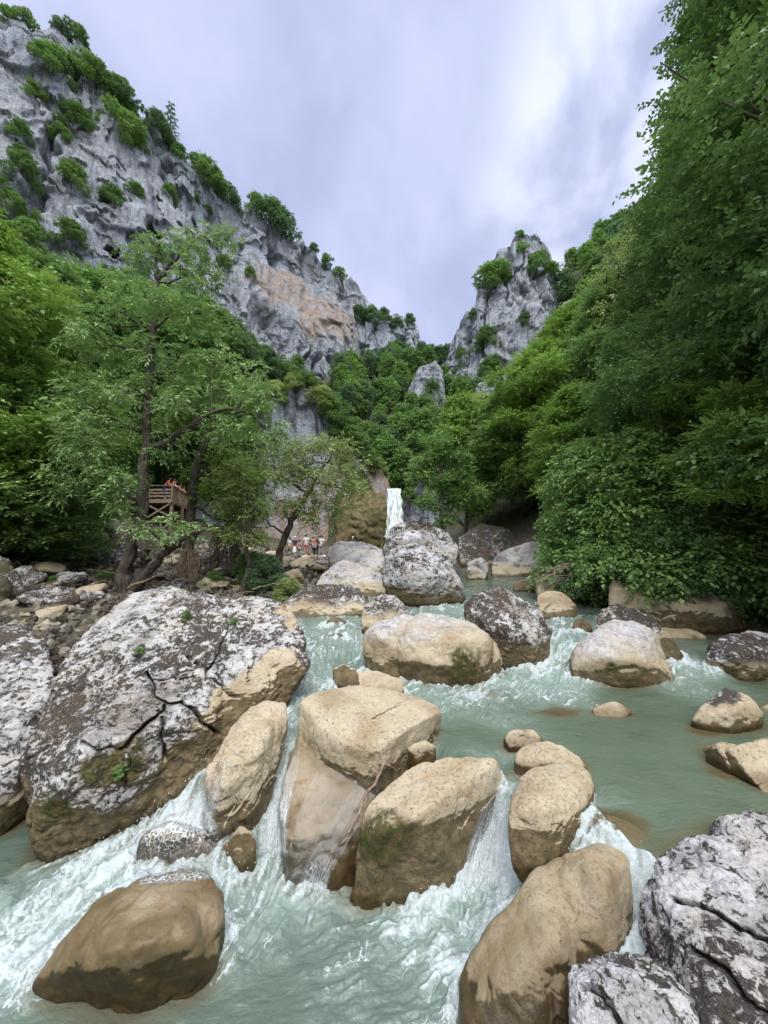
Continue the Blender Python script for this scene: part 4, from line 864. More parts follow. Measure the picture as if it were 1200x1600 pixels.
cliff('lower grey crag above the bank, left of the waterfall', [(300,690,40),(345,670,42),(385,665,44),(410,640,45),(440,606,46),(470,600,47),(496,618,47.5),(515,650,48),(540,690,48.5),(565,712,49),(592,728,49.5),(606,750,49),(612,768,48.5)], nc=420, nr=240, lean=.14, amp=1.15, led_a=.25, base_z=1.0, seed=6, back=8, jag=.4, orange=[(560,790,43,8),(500,830,42,8),(440,840,42,6),(590,740,47,4)])
cliff('rock wall at the right of the waterfall behind the trees', [(630,790,46.5),(640,776,46.8),(656,752,47),(672,735,47),(700,722,46),(740,735,45),(800,750,42),(880,770,38)], nc=260, nr=160, lean=.10, amp=1.3, led_a=.2, base_z=1.0, seed=7, back=8, jag=.5, green=.8)
cliff('band of grey rock showing among trees on the right-hand slope', [(868,492,92),(880,470,91),(905,462,90),(935,466,89),(960,490,89)], nc=120, nr=90, lean=.1, seed=8, back=5, amp=.4)
boulder('mossy ochre bulge of rock left of the waterfall', [(530,790,44),(520,860,43),(560,880,42.5),(598,870,43),(606,800,44),(600,768,45),(565,764,45.5),(540,772,45)], [(565,820,42.6,0)], D0=43.5, w=1.9, T=3.5, mat='rock_far', name='mossy_rock', lvl=6, stain_h=40.0, crust_h=90, moss_all=1.0, sz=.6, amp=1.3, kind='crust', moss=[(590,810,43.3,1.6),(580,850,43,1.6)], seed=90)
# waterfall
m, t = mat_new('falling_water'); ob = t.n('ShaderNodeTexCoord').outputs['Object']
n_ = t.noise(t.mapping(ob, (1, 1, .22)), 3.4, 6, .7, .4)
out(t, t.n('ShaderNodeBsdfPrincipled', {'Base Color': t.mix(t.ramp(n_, .36, .56), (.30, .42, .45), (.80, .85, .87)), 'Roughness': .5, 'Normal': t.n('ShaderNodeBump', {'Height': n_, 'Strength': .8, 'Distance': .2}).outputs[0]}).outputs[0]); M['fall'] = m
nu, nv = 40, 90; P = []
for j in range(nv):
    v_ = j/(nv-1)
    for i in range(nu):
        u = i/(nu-1); A = W(603-10*v_**1.5+4*vnoise(np.array((v_*7, 1., 3.)), 8), 764+75*v_, 46.2-2.0*v_**.6); B = W(625+7*v_**1.5+4*vnoise(np.array((v_*8, 5., 3.)), 9), 764+75*v_, 46.2-2.0*v_**.6); p_ = A*(1-u)+B*u
        p_[1] -= .45*math.sin(u*math.pi)+.35*(vnoise(np.array((u*9, v_*1.2, 2.)), 4)-.5)+.2*(vnoise(np.array((u*24, v_*5, 2.)), 4)-.5); P.append(p_)
i = np.arange(nv-1)[:, None]*nu; j = np.arange(nu-1)[None]; Fq = np.stack([i+j, i+nu+j, i+nu+j+1, i+j+1], -1).reshape(-1, 4)
tag(link('waterfall', mesh_np('waterfall', np.array(P), Fq, M['fall'])), 'narrow white waterfall dropping over the rock wall at the head of the stream', 'waterfall')

# ------------------------------------------------------------------ foliage
def leaf_mat(name, lo, hi, trans=.34, rnd=.25):
    m, t = mat_new(name); ti = t.attr('tint'); oi = t.n('ShaderNodeObjectInfo').outputs['Random']
    f = t.math('ADD', ti, t.math('MULTIPLY', t.math('SUBTRACT', oi, .5), rnd), clamp=True)
    c = t.mix(f, lo, hi)
    geo = t.n('ShaderNodeNewGeometry')
    c2 = t.mix(t.math('MULTIPLY', geo.outputs['Backfacing'], .35), c, tuple(min(1, x*1.5) for x in hi))
    p = t.n('ShaderNodeBsdfPrincipled', {'Base Color': c2, 'Roughness': .5, 'Specular IOR Level': .35})
    tl = t.n('ShaderNodeBsdfTranslucent', {'Color': t.mix(.5, c, (.10, .16, .02))})
    out(t, t.n('ShaderNodeMixShader', {0: trans, 1: p.outputs[0], 2: tl.outputs[0]}).outputs[0]); M[name] = m
leaf_mat('leaf_mid', (.075, .16, .05), (.31, .50, .17))
leaf_mat('leaf_bright', (.10, .20, .04), (.36, .55, .14))
leaf_mat('leaf_dark', (.055, .13, .045), (.22, .38, .14))
leaf_mat('leaf_blue', (.06, .13, .07), (.21, .34, .18))  # bluish distance haze put into the leaf colour; some nearer blue-green plants share it
leaf_mat('leaf_olive', (.17, .24, .08), (.50, .60, .26))
leaf_mat('leaf_hero', (.12, .24, .08), (.40, .58, .25))
m, t = mat_new('bark'); ob = t.n('ShaderNodeTexCoord').outputs['Object']
n_ = t.noise(t.mapping(ob, (1, 1, .35)), 14, 6, .7, .3); n2_ = t.noise(ob, 3, 4, .6)
out(t, t.n('ShaderNodeBsdfPrincipled', {'Base Color': t.mix(t.ramp(n2_, .5, .7, 0, .5), t.mix(t.ramp(n_, .35, .65), (.028, .022, .017), (.13, .11, .09)), (.07, .085, .04)), 'Roughness': .9, 'Normal': t.n('ShaderNodeBump', {'Height': n_, 'Strength': .9, 'Distance': .04}).outputs[0]}).outputs[0]); M['bark'] = m
m, t = mat_new('dead_wood'); ob = t.n('ShaderNodeTexCoord').outputs['Object']
n_ = t.noise(t.mapping(ob, (1, 1, .5)), 18, 5, .7)
out(t, t.n('ShaderNodeBsdfPrincipled', {'Base Color': t.mix(t.ramp(n_, .35, .65), (.12, .075, .05), (.36, .29, .22)), 'Roughness': .85}).outputs[0]); M['dead'] = m

def nrmz(a): return a/(np.linalg.norm(a, axis=-1, keepdims=True)+1e-9)
def sprigs(C, Dv, L, ll, lw, nl, droop, g, tint0=None, pinn=.55):
    """leafy twigs: C start points, Dv directions; nl leaves on each; returns V, F, tint"""
    N = len(C); k = np.arange(nl); tt = (k+1)/nl
    Lr = L*g.uniform(.6, 1.3, N)
    pos = C[:, None]+Dv[:, None]*(tt[None, :, None]*Lr[:, None, None]); pos[..., 2] -= droop*Lr[:, None]*tt[None]**2
    side = nrmz(np.cross(Dv, np.array((0, 0, 1.))+g.normal(0, .25, (N, 3))))
    sgn = np.where(k % 2 == 0, 1., -1.); sgn[-1] = 0
    ax = Dv[:, None]*(pinn+g.uniform(-.2, .3, (N, nl, 1)))+side[:, None]*sgn[None, :, None]+g.normal(0, .22, (N, nl, 3)); ax[..., 2] -= droop*.7
    ax = nrmz(ax)
    up = nrmz(np.array((0, 0, 1.))+g.normal(0, .42, (N, nl, 3))); wd = nrmz(np.cross(ax, up)); nn = np.cross(wd, ax)
    s = g.uniform(.7, 1.25, (N, nl, 1)); ll_ = ll*s; lw_ = lw*s
    a = pos; b = pos+ax*ll_*.45+wd*lw_*.5+nn*lw_*.12; c = pos+ax*ll_-nn*lw_*.12; d = pos+ax*ll_*.45-wd*lw_*.5+nn*lw_*.12
    V = np.stack([a, b, c, d], 2).reshape(-1, 3); n = N*nl; Fq = np.arange(n*4).reshape(n, 4)
    ti = (g.uniform(.25, .75, (N, 1)) if tint0 is None else tint0[:, None]+g.normal(0, .10, (N, 1)))+g.normal(0, .10, (N, nl))
    return V, Fq, np.clip(np.repeat(ti.ravel(), 4), 0, 1)
def cluster_sprigs(mb, cl, n_per, L, ll, lw, nl, droop, g, flat=.6, root=None):
    """cl: (x,y,z,r) leaf clusters"""
    cl = np.asarray(cl, float); w_ = cl[:, 3]**2; cnt = np.maximum(3, (n_per*len(cl)*w_/w_.sum()).astype(int))
    C = []; Dv = []; T0 = []
    for (x, y, z, r), c in zip(cl, cnt):
        u = nrmz(g.normal(size=(c, 3))); rad = g.uniform(.35, 1, (c, 1))**.5
        lump = .75+.5*vnoise(u*2.2+x*3+z, 3)[:, None]
        p = u*rad*r*np.array((1, 1, flat))*lump
        C.append(p+(x, y, z)); dr = nrmz(u*np.array((1, 1, .5))+g.normal(0, .35, (c, 3))); Dv.append(dr)
        T0.append(np.clip(.5+g.normal(0, .17)+u[:, 2]*.10, 0, 1)*np.ones(c))
    mb.add(*sprigs(np.concatenate(C), np.concatenate(Dv), L, ll, lw, nl, droop, g, np.concatenate(T0)))
PROTO = {}
def tree_proto(key, kind, seed):
    """unit tree, height 1, standing on the origin"""
    g = np.random.default_rng(seed); tk = MB(); cr = MB()
    P_ = dict(near=(120, 240, .36, .03, .072, .30, .0075, .0048, 11, .12), broad=(60, 105, .31, .18, .078, .55, .020, .011, 9, .25), beech=(95, 115, .37, .05, .078, .30, .0135, .0085, 11, .12), far=(30, 26, .28, .12, .095, .8, .040, .026, 7, .2),
              thin=(40, 26, .30, .18, .085, .55, .016, .008, 9, .3), shrub=(15, 90, .62, -.02, .15, .6, .042, .026, 9, .2), leafy=(34, 150, .50, .0, .15, .55, .030, .022, 8, .25))[kind]
    nc, npr, cw, z0, cr_, flat, ll, lw, nl, dr = P_
    # trunk
    top = .86; n = 12; zz_ = np.linspace(-.03, top, n); wob = np.cumsum(g.normal(0, .010, (n, 2)), 0); tr_ = np.column_stack([wob, zz_])
    r0 = .020 if kind not in ('shrub', 'leafy') else .014
    tk.tube(tr_, r0*(1-zz_/top*.8).clip(.12, 2)+.004*(zz_ < .03), 7, rough=.5, seed=seed)
    cls = []
    for i in range(nc):
        f = (i+.5)/nc; z = z0+(1-z0)*f**.85*.97
        if kind in ('shrub', 'leafy'): env = cw*math.sqrt(max(.05, 1-(max(z, 0)/1.02)**2))*g.uniform(.6, 1.25)
        else:
            u = (z-z0)/(1-z0); env = cw*(math.sin(math.pi*min(1, .14+.84*u**.75)))**.7
        a = i*2.39996+g.normal(0, .4); rr = env*g.uniform(.4, 1.12)-cr_*.4; rr = max(rr, 0)
        x, y = rr*math.cos(a), rr*math.sin(a); r = cr_*g.uniform(.7, 1.25)*(1.15 if rr < env*.4 else 1)
        cls.append((x, y, z-(.05*rr/cw if kind in ('beech', 'near') else 0), r))
        zb = max(.08 if kind not in ('shrub', 'leafy') else .0, z-rr*g.uniform(.4, .9)); zb = min(zb, top-.02)
        b = np.array([np.interp(zb, zz_, tr_[:, k]) for k in range(2)]+[zb]); e = np.array((x, y, z)); md = (b+e)/2+g.normal(0, .02, 3)+(0, 0, .03)
        lp = [b, b*.7+md*.3+g.normal(0, .008, 3), md, (md+e)/2+g.normal(0, .010, 3), e]; r3 = [r0*(.2 if kind == 'near' else .38)*(1-zb*.5), r0*(.12 if kind == 'near' else .22), r0*.06]; tk.tube(lp, np.interp([0, .3, .5, .75, 1], [0, .5, 1], r3), 5, cap=False)
        for _ in range(3):
            e2 = e+g.normal(0, r*.6, 3)*np.array((1, 1, flat)); s0 = md*.4+e*.6; tk.tube([s0, (s0+e2)/2+g.normal(0, .006, 3), e2], [r0*.12, r0*.08, r0*.035], 4, cap=False)
    cluster_sprigs(cr, cls, npr, {'broad': .055, 'beech': .055, 'near': .034, 'far': .06, 'thin': .07, 'shrub': .10, 'leafy': .11}[kind], ll, lw, nl, dr, g, flat)
    tm = mesh_quads('trunk', np.concatenate(tk.v), np.concatenate(tk.f), M['bark'], {'tint': np.concatenate(tk.a)})
    cm = mesh_quads('crown', np.concatenate(cr.v), np.concatenate(cr.f), M['leaf_mid'], {'tint': np.concatenate(cr.a)}, smooth=False)
    PROTO[key] = (tm, cm)
for i in range(3): tree_proto(f'broad{i}', 'broad', 100+i); tree_proto(f'beech{i}', 'beech', 200+i); tree_proto(f'far{i}', 'far', 300+i)
for i in range(2): tree_proto(f'near{i}', 'near', 700+i)
for i in range(2): tree_proto(f'thin{i}', 'thin', 400+i); tree_proto(f'shrub{i}', 'shrub', 500+i); tree_proto(f'leafy{i}', 'leafy', 600+i)
_hk = random.Random(5)
def tree(kind, x, y, h, mat, label, group=None, wf=1.0, z=None, name='broadleaf_tree', cat='tree', tilt=(0, 0), rz=None):
    n = 3 if kind in ('broad', 'beech', 'far') else 2
    tm, cm = PROTO[f'{kind}{_hk.randrange(n)}']
    z = ground(x, y)-.03*h if z is None else z
    root = empty(name, (x, y, z), label, cat, group, _hk.uniform(0, 6.28) if rz is None else rz, (h*wf, h*wf, h))
    root.rotation_euler.x, root.rotation_euler.y = tilt
    if kind == 'shrub' or kind == 'leafy': a = link('stem', tm, root)
    else: a = link('trunk', tm, root)
    c = link('crown' if kind not in ('shrub', 'leafy') else 'foliage', cm, root)
    c.material_slots[0].link = 'OBJECT'; c.material_slots[0].material = M[mat]
    return root
def tree_px(kind, px, D, pytop, mat, label, group=None, wf=1.0, **kw):
    p = W(px, pytop, D); g0 = ground(p[0], p[1]); h = max(1.5, p[2]-g0)*1.04
    return tree(kind, p[0], p[1], h, mat, label, group, wf, **kw)
L1 = 'broadleaf tree of the dense wood on the slope below the huge left wall'
G1 = 'trees of the wood below the left wall'
for px, D, y, w_, mt, kd in [(-90,22,330,.9,'leaf_mid','broad'),(-20,27,352,.9,'leaf_dark','broad'),(30,30,365,1,'leaf_mid','broad'),(75,26,385,.9,'leaf_dark','broad'),(120,29,395,1,'leaf_mid','broad'),(165,33,405,1,'leaf_dark','broad'),
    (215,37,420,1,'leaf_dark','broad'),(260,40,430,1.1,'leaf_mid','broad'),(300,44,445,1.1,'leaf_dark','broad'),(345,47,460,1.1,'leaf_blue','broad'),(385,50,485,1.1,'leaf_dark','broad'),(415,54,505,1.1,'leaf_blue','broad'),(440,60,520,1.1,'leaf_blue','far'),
    (120,36,520,1.2,'leaf_dark','broad'),(180,34,560,1.2,'leaf_dark','broad'),(240,38,600,1.2,'leaf_dark','broad'),(300,40,590,1.2,'leaf_mid','broad'),(350,42,600,1.2,'leaf_dark','broad'),(60,34,500,1.2,'leaf_dark','broad'),(-30,30,480,1.2,'leaf_dark','broad'),
    (400,50,560,1.1,'leaf_dark','broad'),(140,30,640,1.2,'leaf_dark','broad'),(80,28,620,1.2,'leaf_dark','broad'),(200,32,680,1.2,'leaf_dark','broad'),(20,26,600,1.2,'leaf_dark','broad')]:
    tree_px(kd, px, D, y+38, mt, L1, G1, w_)
LS = 'dark bushy tree on the slope above the lower grey crag'; GS = 'bushy trees on the slope above the lower crag'
for k in range(18):
    u = k/17; px = 425+150*u+_hk.uniform(-14, 14); D = 56+_hk.uniform(-5, 14); p = W(px, 600, D); g0 = ground(p[0], p[1])
    tree(_hk.choice(['far', 'far', 'shrub']), p[0], p[1], _hk.uniform(3.5, 6.5), _hk.choice(['leaf_dark', 'leaf_blue', 'leaf_mid']), LS, GS, 1.2)
L2 = 'bright yellow-green tree at the left edge of the photo'
for k, (px, D, y, w_, lb) in enumerate([(-70,12,330,1.0,'yellow-green tree cut by the left edge, the tallest of that clump'),(15,14.5,425,1.0,'bright yellow-green tree at the left edge beside the ash-like tree'),(70,18,600,1.3,'low wide green tree at the left edge in front of the dark wood'),(-20,12.5,600,1.5,'leafy green tree whose lowest boughs hang over the left bank')]):
    tree_px('beech', px, D, y, 'leaf_bright' if k < 2 else 'leaf_mid', lb, None, w_)
# right side
LR = 'tall dark green tree of the high wood closing the right side'
GR = 'tall trees on the right-hand bank'
for px, D, y, w_, mt, kd in [(1340,8.0,-330,.85,'leaf_dark','near'),(1275,9.8,-120,.78,'leaf_dark','near'),(1212,11.5,10,.72,'leaf_dark','near'),(1150,12.8,140,.68,'leaf_mid','near'),(1088,14.5,235,.66,'leaf_mid','near'),(1035,17,350,.64,'leaf_dark','near')]:
    tree_px(kd, px, D, y, mt, LR, GR, w_)
for px, D, y, w_, mt, kd, lb in [(1190,9.5,470,1.2,'leaf_bright','near','bright green layered tree low on the right in front of the dark trees'),(1085,12.5,540,1.2,'leaf_mid','near','mid green layered tree under the tall dark trees on the right'),
    (1000,14,560,1.1,'leaf_mid','near','feathery green tree left of the bright layered tree'),(985,20,370,.8,'leaf_olive','thin','thin grey twiggy tree against the sky right of the pinnacle'),(960,22,440,.9,'leaf_hero','beech','rounded tree on the bank below the rock band on the right'),
    (905,26,520,1.0,'leaf_bright','beech','light green tree below the right-hand slope, nearest the pinnacle'),(845,24,590,1.2,'leaf_bright','beech','pale green tree spreading over the far right bank'),(800,26,650,1.2,'leaf_hero','beech','green tree right of the small tree near the waterfall'),
    (760,30,660,1.2,'leaf_olive','broad','silvery olive tree half hidden on the far right bank'),(722,27,665,.7,'leaf_bright','broad','green tree behind the slim tree beside the waterfall'),(900,17,670,1.1,'leaf_bright','beech','low spreading tree over the far stream on the right')]:
    p = W(px, y, D); g0 = ground(p[0], p[1]); up_ = 1.7 if 700 < px < 920 else 0; tree_px(kd, px, D, y, mt, lb, None, w_, **({'z': g0+up_} if up_ else {}))
for k, (px, D, y, w_, lb) in enumerate([(905,13.0,740,.7,'leafy bush leaning over the far right bank'),(945,11.8,690,.85,'leafy bush over the rounded brown boulder'),(1010,10.8,680,.85,'leafy bush above the left end of the long shaded boulder'),(1080,10.6,720,.9,'dark bush above the right end of the long shaded boulder'),(1160,10.2,640,.9,'dark bush at the right edge above the shaded bank'),(1240,9.5,700,1,'dark bush cut by the right edge'),(1100,9.5,790,.8,'low dark bush hanging right over the long shaded boulder'),(1030,9.7,800,.7,'low green bush hanging over the left end of the long shaded boulder')]):
    p = W(px, 880, D); tp = W(px, y, D); zb = max(ground(p[0], p[1]), 1.9); tree('leafy', p[0], p[1], tp[2]-zb, 'leaf_mid' if k in (0, 1, 2, 5) else 'leaf_dark', lb, None, w_, z=zb-.2, name='bank_bush', cat='bush')
LH = 'distant tree of the wood climbing the right-hand slope beyond the pinnacle'; GH = 'distant trees on the right-hand slope'
for k in range(90):
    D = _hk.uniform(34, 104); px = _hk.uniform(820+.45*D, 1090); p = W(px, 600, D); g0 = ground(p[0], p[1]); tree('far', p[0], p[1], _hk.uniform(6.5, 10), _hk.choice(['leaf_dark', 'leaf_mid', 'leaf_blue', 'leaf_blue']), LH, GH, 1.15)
LG = 'distant green tree of the wood filling the gap between the two cliffs'; GG = 'distant trees in the gap between the cliffs'
for k in range(95):
    u = _hk.random(); D = 52+72*u; px = _hk.uniform(575-50*(.35 < u < .8), 790-75*u); p = W(px, 600, D)
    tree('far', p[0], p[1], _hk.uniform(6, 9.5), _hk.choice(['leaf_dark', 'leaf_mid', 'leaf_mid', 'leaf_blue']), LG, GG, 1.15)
for k in range(16):
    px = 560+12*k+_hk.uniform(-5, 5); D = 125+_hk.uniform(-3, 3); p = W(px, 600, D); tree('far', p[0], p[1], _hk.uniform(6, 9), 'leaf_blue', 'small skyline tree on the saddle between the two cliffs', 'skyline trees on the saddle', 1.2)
# shrubs growing on the cliffs: (px, py of base, size in px, cliff index, wording)
CB = [BVHTree.FromPolygons([v.co[:] for v in o.data.vertices], [tuple(p.vertices) for p in o.data.polygons]) for o in CL]
def on_cliff(px, py, ci):
    o_ = Vector((0, 0, H))
    for dy in range(0, 70, 3):
        h = CB[ci].ray_cast(o_, (Vector(W(px, py+dy, 50))-o_).normalized())
        if h[0]: return h[0]
def shrub_px(px, py, s, ci, mat, label, group, kind='shrub'):
    h = on_cliff(px, py, ci)
    if h is None: return
    r = s/F*h[1]
    tree(kind, h[0], h[1], r, mat, label, group, _hk.uniform(.9, 1.3), z=h[2]-.15*r, name='cliff_shrub', cat='shrub')
GW = 'shrubs on the rim of the left wall'
for px, py, s in [q for i_, q in enumerate([(12,26,22),(40,34,26),(85,110,52),(105,118,56),(130,120,48),(95,52,26),(150,128,46),(150,90,44),(175,150,40),(190,160,38),(205,168,20),(228,185,34),(245,205,36),(262,215,30),(280,232,26),(300,262,34),(318,280,40),(335,292,38),(352,300,28),(375,312,22),(400,330,32),(425,345,50),(440,352,40),(465,372,18),(490,392,14),(510,412,18),(530,428,20),(548,438,16),(60,90,30),(120,62,30),(365,306,24)]) if i_ % 4 != 3]:
    shrub_px(px, py, s, 0, _hk.choice(['leaf_dark', 'leaf_mid', 'leaf_blue']), 'green shrub growing along the skyline rim of the huge left wall', GW)
for px, py, s in [(55,155,34),(120,200,42),(95,215,26),(190,215,52),(210,230,36),(30,215,32),(35,275,46),(30,250,30),(112,290,44),(175,318,34),(165,312,22),(213,305,24),(265,305,22),(20,330,40),(60,365,40),(110,375,36),(305,312,14),(325,330,12),(390,430,18),(350,420,24),(40,385,50),(5,300,30)]:
    shrub_px(px, py, s, 0, _hk.choice(['leaf_dark', 'leaf_mid', 'leaf_mid']), 'green shrub clinging to a ledge on the face of the huge left wall', 'shrubs on the face of the left wall')
for px, py, s in [(560,500,26),(580,502,26),(600,500,22),(545,528,24),(600,560,22),(565,560,20),(575,610,22),(620,510,18),(640,505,18),(548,560,18)]:
    shrub_px(px, py, s, 1, 'leaf_blue', 'green shrub on the grey buttress at the end of the huge wall', 'shrubs on the grey buttress')
for px, py, s in [(765,445,44),(780,435,36),(815,395,20),(835,430,36),(845,410,22),(790,445,28),(760,540,34),(770,580,32),(765,590,34),(820,505,22),(850,560,30),(740,495,14),(862,430,26),(812,370,12),(845,590,30),(720,560,20)]:
    shrub_px(px, py, s, 2, _hk.choice(['leaf_blue', 'leaf_dark', 'leaf_mid']), 'green shrub growing on the grey pinnacle', 'shrubs on the pinnacle')
for px, py, s in [(515,650,40),(530,670,42),(545,700,40),(560,712,38),(575,725,30),(500,632,36),(480,612,34),(455,610,30),(430,620,32),(590,735,22),(405,650,32),(540,735,26),(385,668,30)]:
    shrub_px(px, py, s, 5, _hk.choice(['leaf_mid', 'leaf_dark', 'leaf_olive']), 'bush growing down the edge of the lower grey crag', 'bushes on the lower crag')
for px, py, s in [(660,735,40),(690,730,36),(720,738,40),(760,750,40),(800,760,40),(640,745,20)]:
    shrub_px(px, py, s, 6, 'leaf_mid', 'bush on top of the rock wall right of the waterfall', 'bushes right of the waterfall')
# lone conifer on the rim of the wall
h = on_cliff(264, 212, 0)
if h is not None:
    Hc = 95/F*h[1]; root = empty('pine_tree', (h[0], h[1], h[2]-.4), 'lone slender conifer standing on the rim of the huge left wall against the sky', 'tree')
    tk = MB(); cr = MB(); g = np.random.default_rng(9); tk.tube([(0, 0, 0), (.1, 0, Hc*.5), (0, 0, Hc)], [.16, .1, .02], 6)
    C = []; Dv = []
    for k in range(64):
        z = Hc*(.16+.83*k/64); a = k*2.4; r = Hc*.20*(1-(z/Hc))**.8+.15; r *= g.uniform(.5, 1.2); e = np.array((math.cos(a)*r, math.sin(a)*r, z-r*.18)); tk.tube([(0, 0, z), e], [.035, .012], 4, cap=False)
        for q in np.linspace(.3, 1, 7): C.append(np.array((0, 0, z))*(1-q)+e*q); Dv.append(np.array((math.cos(a), math.sin(a), -.1)))
    cr.add(*sprigs(np.array(C), nrmz(np.array(Dv)), .45, .26, .07, 9, .15, g)); tk.build('trunk', M['bark'], root); cr.build('crown', M['leaf_blue'], root, smooth=False)
m, t = mat_new('rubble'); ti = t.attr('tint'); n_ = t.noise(t.n('ShaderNodeTexCoord').outputs['Object'], 12, 4, .7)
out(t, t.n('ShaderNodeBsdfPrincipled', {'Base Color': t.mix(t.ramp(t.math('ADD', ti, t.math('MULTIPLY', n_, .4)), .3, 1.2), (.035, .028, .02), (.24, .22, .18)), 'Roughness': .9}).outputs[0]); M['rubble'] = m
# ------------------------------------------------------------------ hand-laid trees of the left bank
def hero(name, label, limbs, clusters, D, mat, n_per, L, ll, lw, nl, droop, seed, flat=.6, base_px=None, cat='tree'):
    g = np.random.default_rng(seed); tk = MB(); cr = MB(); b0 = W(*base_px, D); b0[2] = ground(b0[0], b0[1])-.15
    nodes = []
    for pts, r0, r1 in limbs:
        P = np.array([W(x, y, D+dd) for x, y, dd in pts])
        if pts[0][:2] == base_px: P[0][2] = b0[2]
        n = max(4, len(P)*4); s = np.linspace(0, len(P)-1, n); Q = np.stack([np.interp(s, np.arange(len(P)), P[:, k]) for k in range(3)], -1)
        for _ in range(2): Q[1:-1] = (Q[:-2]+2*Q[1:-1]+Q[2:])/4
        Q[1:-1] += g.normal(0, .035, (n-2, 3)); rad = np.linspace(r0, r1, n)**1.0
        tk.tube(Q-b0, rad, 10, rough=.45, seed=seed); nodes.append((Q, rad))
    N = np.concatenate([q for q, _ in nodes]); NR = np.concatenate([r for _, r in nodes]); cls = []
    for x, y, dd, r in clusters:
        c = W(x, y, D+dd); r = r/F*D; j = np.argmin(np.linalg.norm((N-c)*np.array((1, 1, .8)), axis=1)+(N[:, 2] > c[2]+.1)*2); b = N[j]
        md = (b+c)/2+g.normal(0, .12, 3); r_ = min(NR[j]*.6, .05)
        tk.tube(np.array([b, md, c])-b0, [r_, r_*.7, r_*.35], 6, cap=False)
        for _ in range(7):
            sub = c+nrmz(g.normal(size=3))*r*np.array((1, 1, flat))*g.uniform(.5, .95); m0 = md*g.uniform(.0, .7)+c*.3; m0 = md+(c-md)*g.uniform(.2, 1)
            tk.tube(np.array([m0, (m0+sub)/2+g.normal(0, .05, 3), sub])-b0, [r_*.35, r_*.22, r_*.08], 4, cap=False)
            cls.append(np.r_[sub-b0, r*g.uniform(.28, .50)])
    cluster_sprigs(cr, cls, n_per, L, ll, lw, nl, droop, g, flat)
    root = empty(name, b0, label, cat); tk.build('trunk', M['bark'], root); cr.build('crown', M[mat], root, smooth=False); return root
hero('ash_tree', 'tall many-stemmed tree with drooping feathery leaves behind the largest boulder',
 [([(198,930,0),(190,890,0),(212,850,.1),(222,790,.1),(228,700,.2),(231,620,.2),(238,520,.3),(246,440,.3)],.20,.07),([(198,930,0),(224,900,-.1),(226,860,0),(216,830,.1)],.18,.12),([(198,930,0),(232,895,-.3),(262,862,-.4),(292,836,-.5),(318,826,-.6)],.15,.05),
  ([(246,440,.3),(262,420,.3),(285,395,.2),(310,370,.2)],.06,.02),([(246,440,.3),(243,400,.3),(248,375,.4)],.05,.02),([(228,700,.2),(262,690,-.2),(300,662,-.5),(340,640,-.6),(385,640,-.8),(412,668,-.9)],.10,.03),([(240,520,.3),(215,505,.1),(180,480,-.2)],.05,.02),
  ([(229,680,.2),(190,660,.5),(140,640,.4)],.05,.02),([(222,790,.1),(185,760,-.3),(140,740,-.5)],.05,.02)],
 [(305,385,.2,38),(345,375,.3,30),(250,385,.3,40),(215,410,.6,32),(290,430,0,42),(335,425,.3,34),(225,460,.2,44),(180,478,-.2,36),(140,500,-.3,34),(270,490,-.2,48),(320,490,.1,42),(160,540,0,44),(120,540,-.2,30),(220,550,.4,44),(280,560,-.4,46),(335,555,0,42),
  (130,600,.3,44),(190,610,-.2,46),(100,640,.2,40),(150,660,-.4,46),(215,670,.6,40),(110,700,-.3,42),(160,725,-.6,46),(190,748,-.8,30),(100,750,.2,36),(290,625,-.4,44),(340,600,-.3,46),(385,590,-.5,42),(415,620,-.8,36),(420,665,-.9,36),(375,650,-.8,42),(330,670,-.6,36),(430,690,-.9,22),
  (225,822,-.9,24),(275,822,-.9,26),(310,828,-.7,22),(250,838,-.8,20),(175,780,-.7,30),(140,690,-.5,40),(260,700,.2,36)],
 10.8, 'leaf_hero', 11, .25, .13, .048, 9, .5, 11, .62, base_px=(198,930))
hero('leaning_tree', 'slender second tree with a shaggy foot just right of the many-stemmed tree',
 [([(292,905,0),(296,860,0),(300,800,0),(300,755,0),(312,710,0),(330,670,0),(350,620,.2)],.19,.06),([(300,755,0),(318,735,.1),(342,700,.3)],.06,.02),([(302,790,0),(335,810,-.2),(370,815,-.2)],.05,.02)],
 [(340,600,.4,36),(370,620,.4,34),(310,640,.5,34),(365,670,.5,36),(350,715,.4,30),(375,745,.2,36),(340,770,0,32),(385,790,0,32),(300,590,.6,36),(270,650,.8,34)],
 12.6, 'leaf_bright', 24, .22, .10, .05, 9, .3, 12, .6, base_px=(292,905))
hero('riverside_tree', 'thin yellowish tree with a dark leaning trunk between the crowd and the largest boulder',
 [([(428,885,0),(436,862,0),(446,835,0),(462,800,0),(480,770,0),(492,752,0)],.15,.09),([(480,770,0),(455,755,0),(430,735,.1),(425,700,.2)],.05,.02),([(492,752,0),(510,725,0),(530,700,.1)],.05,.02),([(490,755,0),(520,760,0),(550,770,.1)],.045,.015),([(488,758,0),(492,790,0),(490,830,-.1)],.035,.01),
  ([(446,835,0),(415,812,-.2),(385,800,-.2)],.045,.015)],
 [(425,705,.2,32),(455,715,0,34),(490,705,0,34),(525,700,.2,32),(545,725,.2,28),(400,740,.2,34),(440,755,-.2,32),(480,740,.3,34),(520,745,-.2,32),(555,765,.1,28),(500,780,-.2,30),(460,790,.2,28),(395,785,-.2,36),(365,770,0,34),(370,725,.3,32),(350,810,-.2,32),(395,825,-.3,28),(490,815,-.2,24),(530,795,0,26),(345,750,.2,30)],
 14.5, 'leaf_olive', 24, .30, .10, .055, 8, .2, 13, .65, base_px=(428,885))
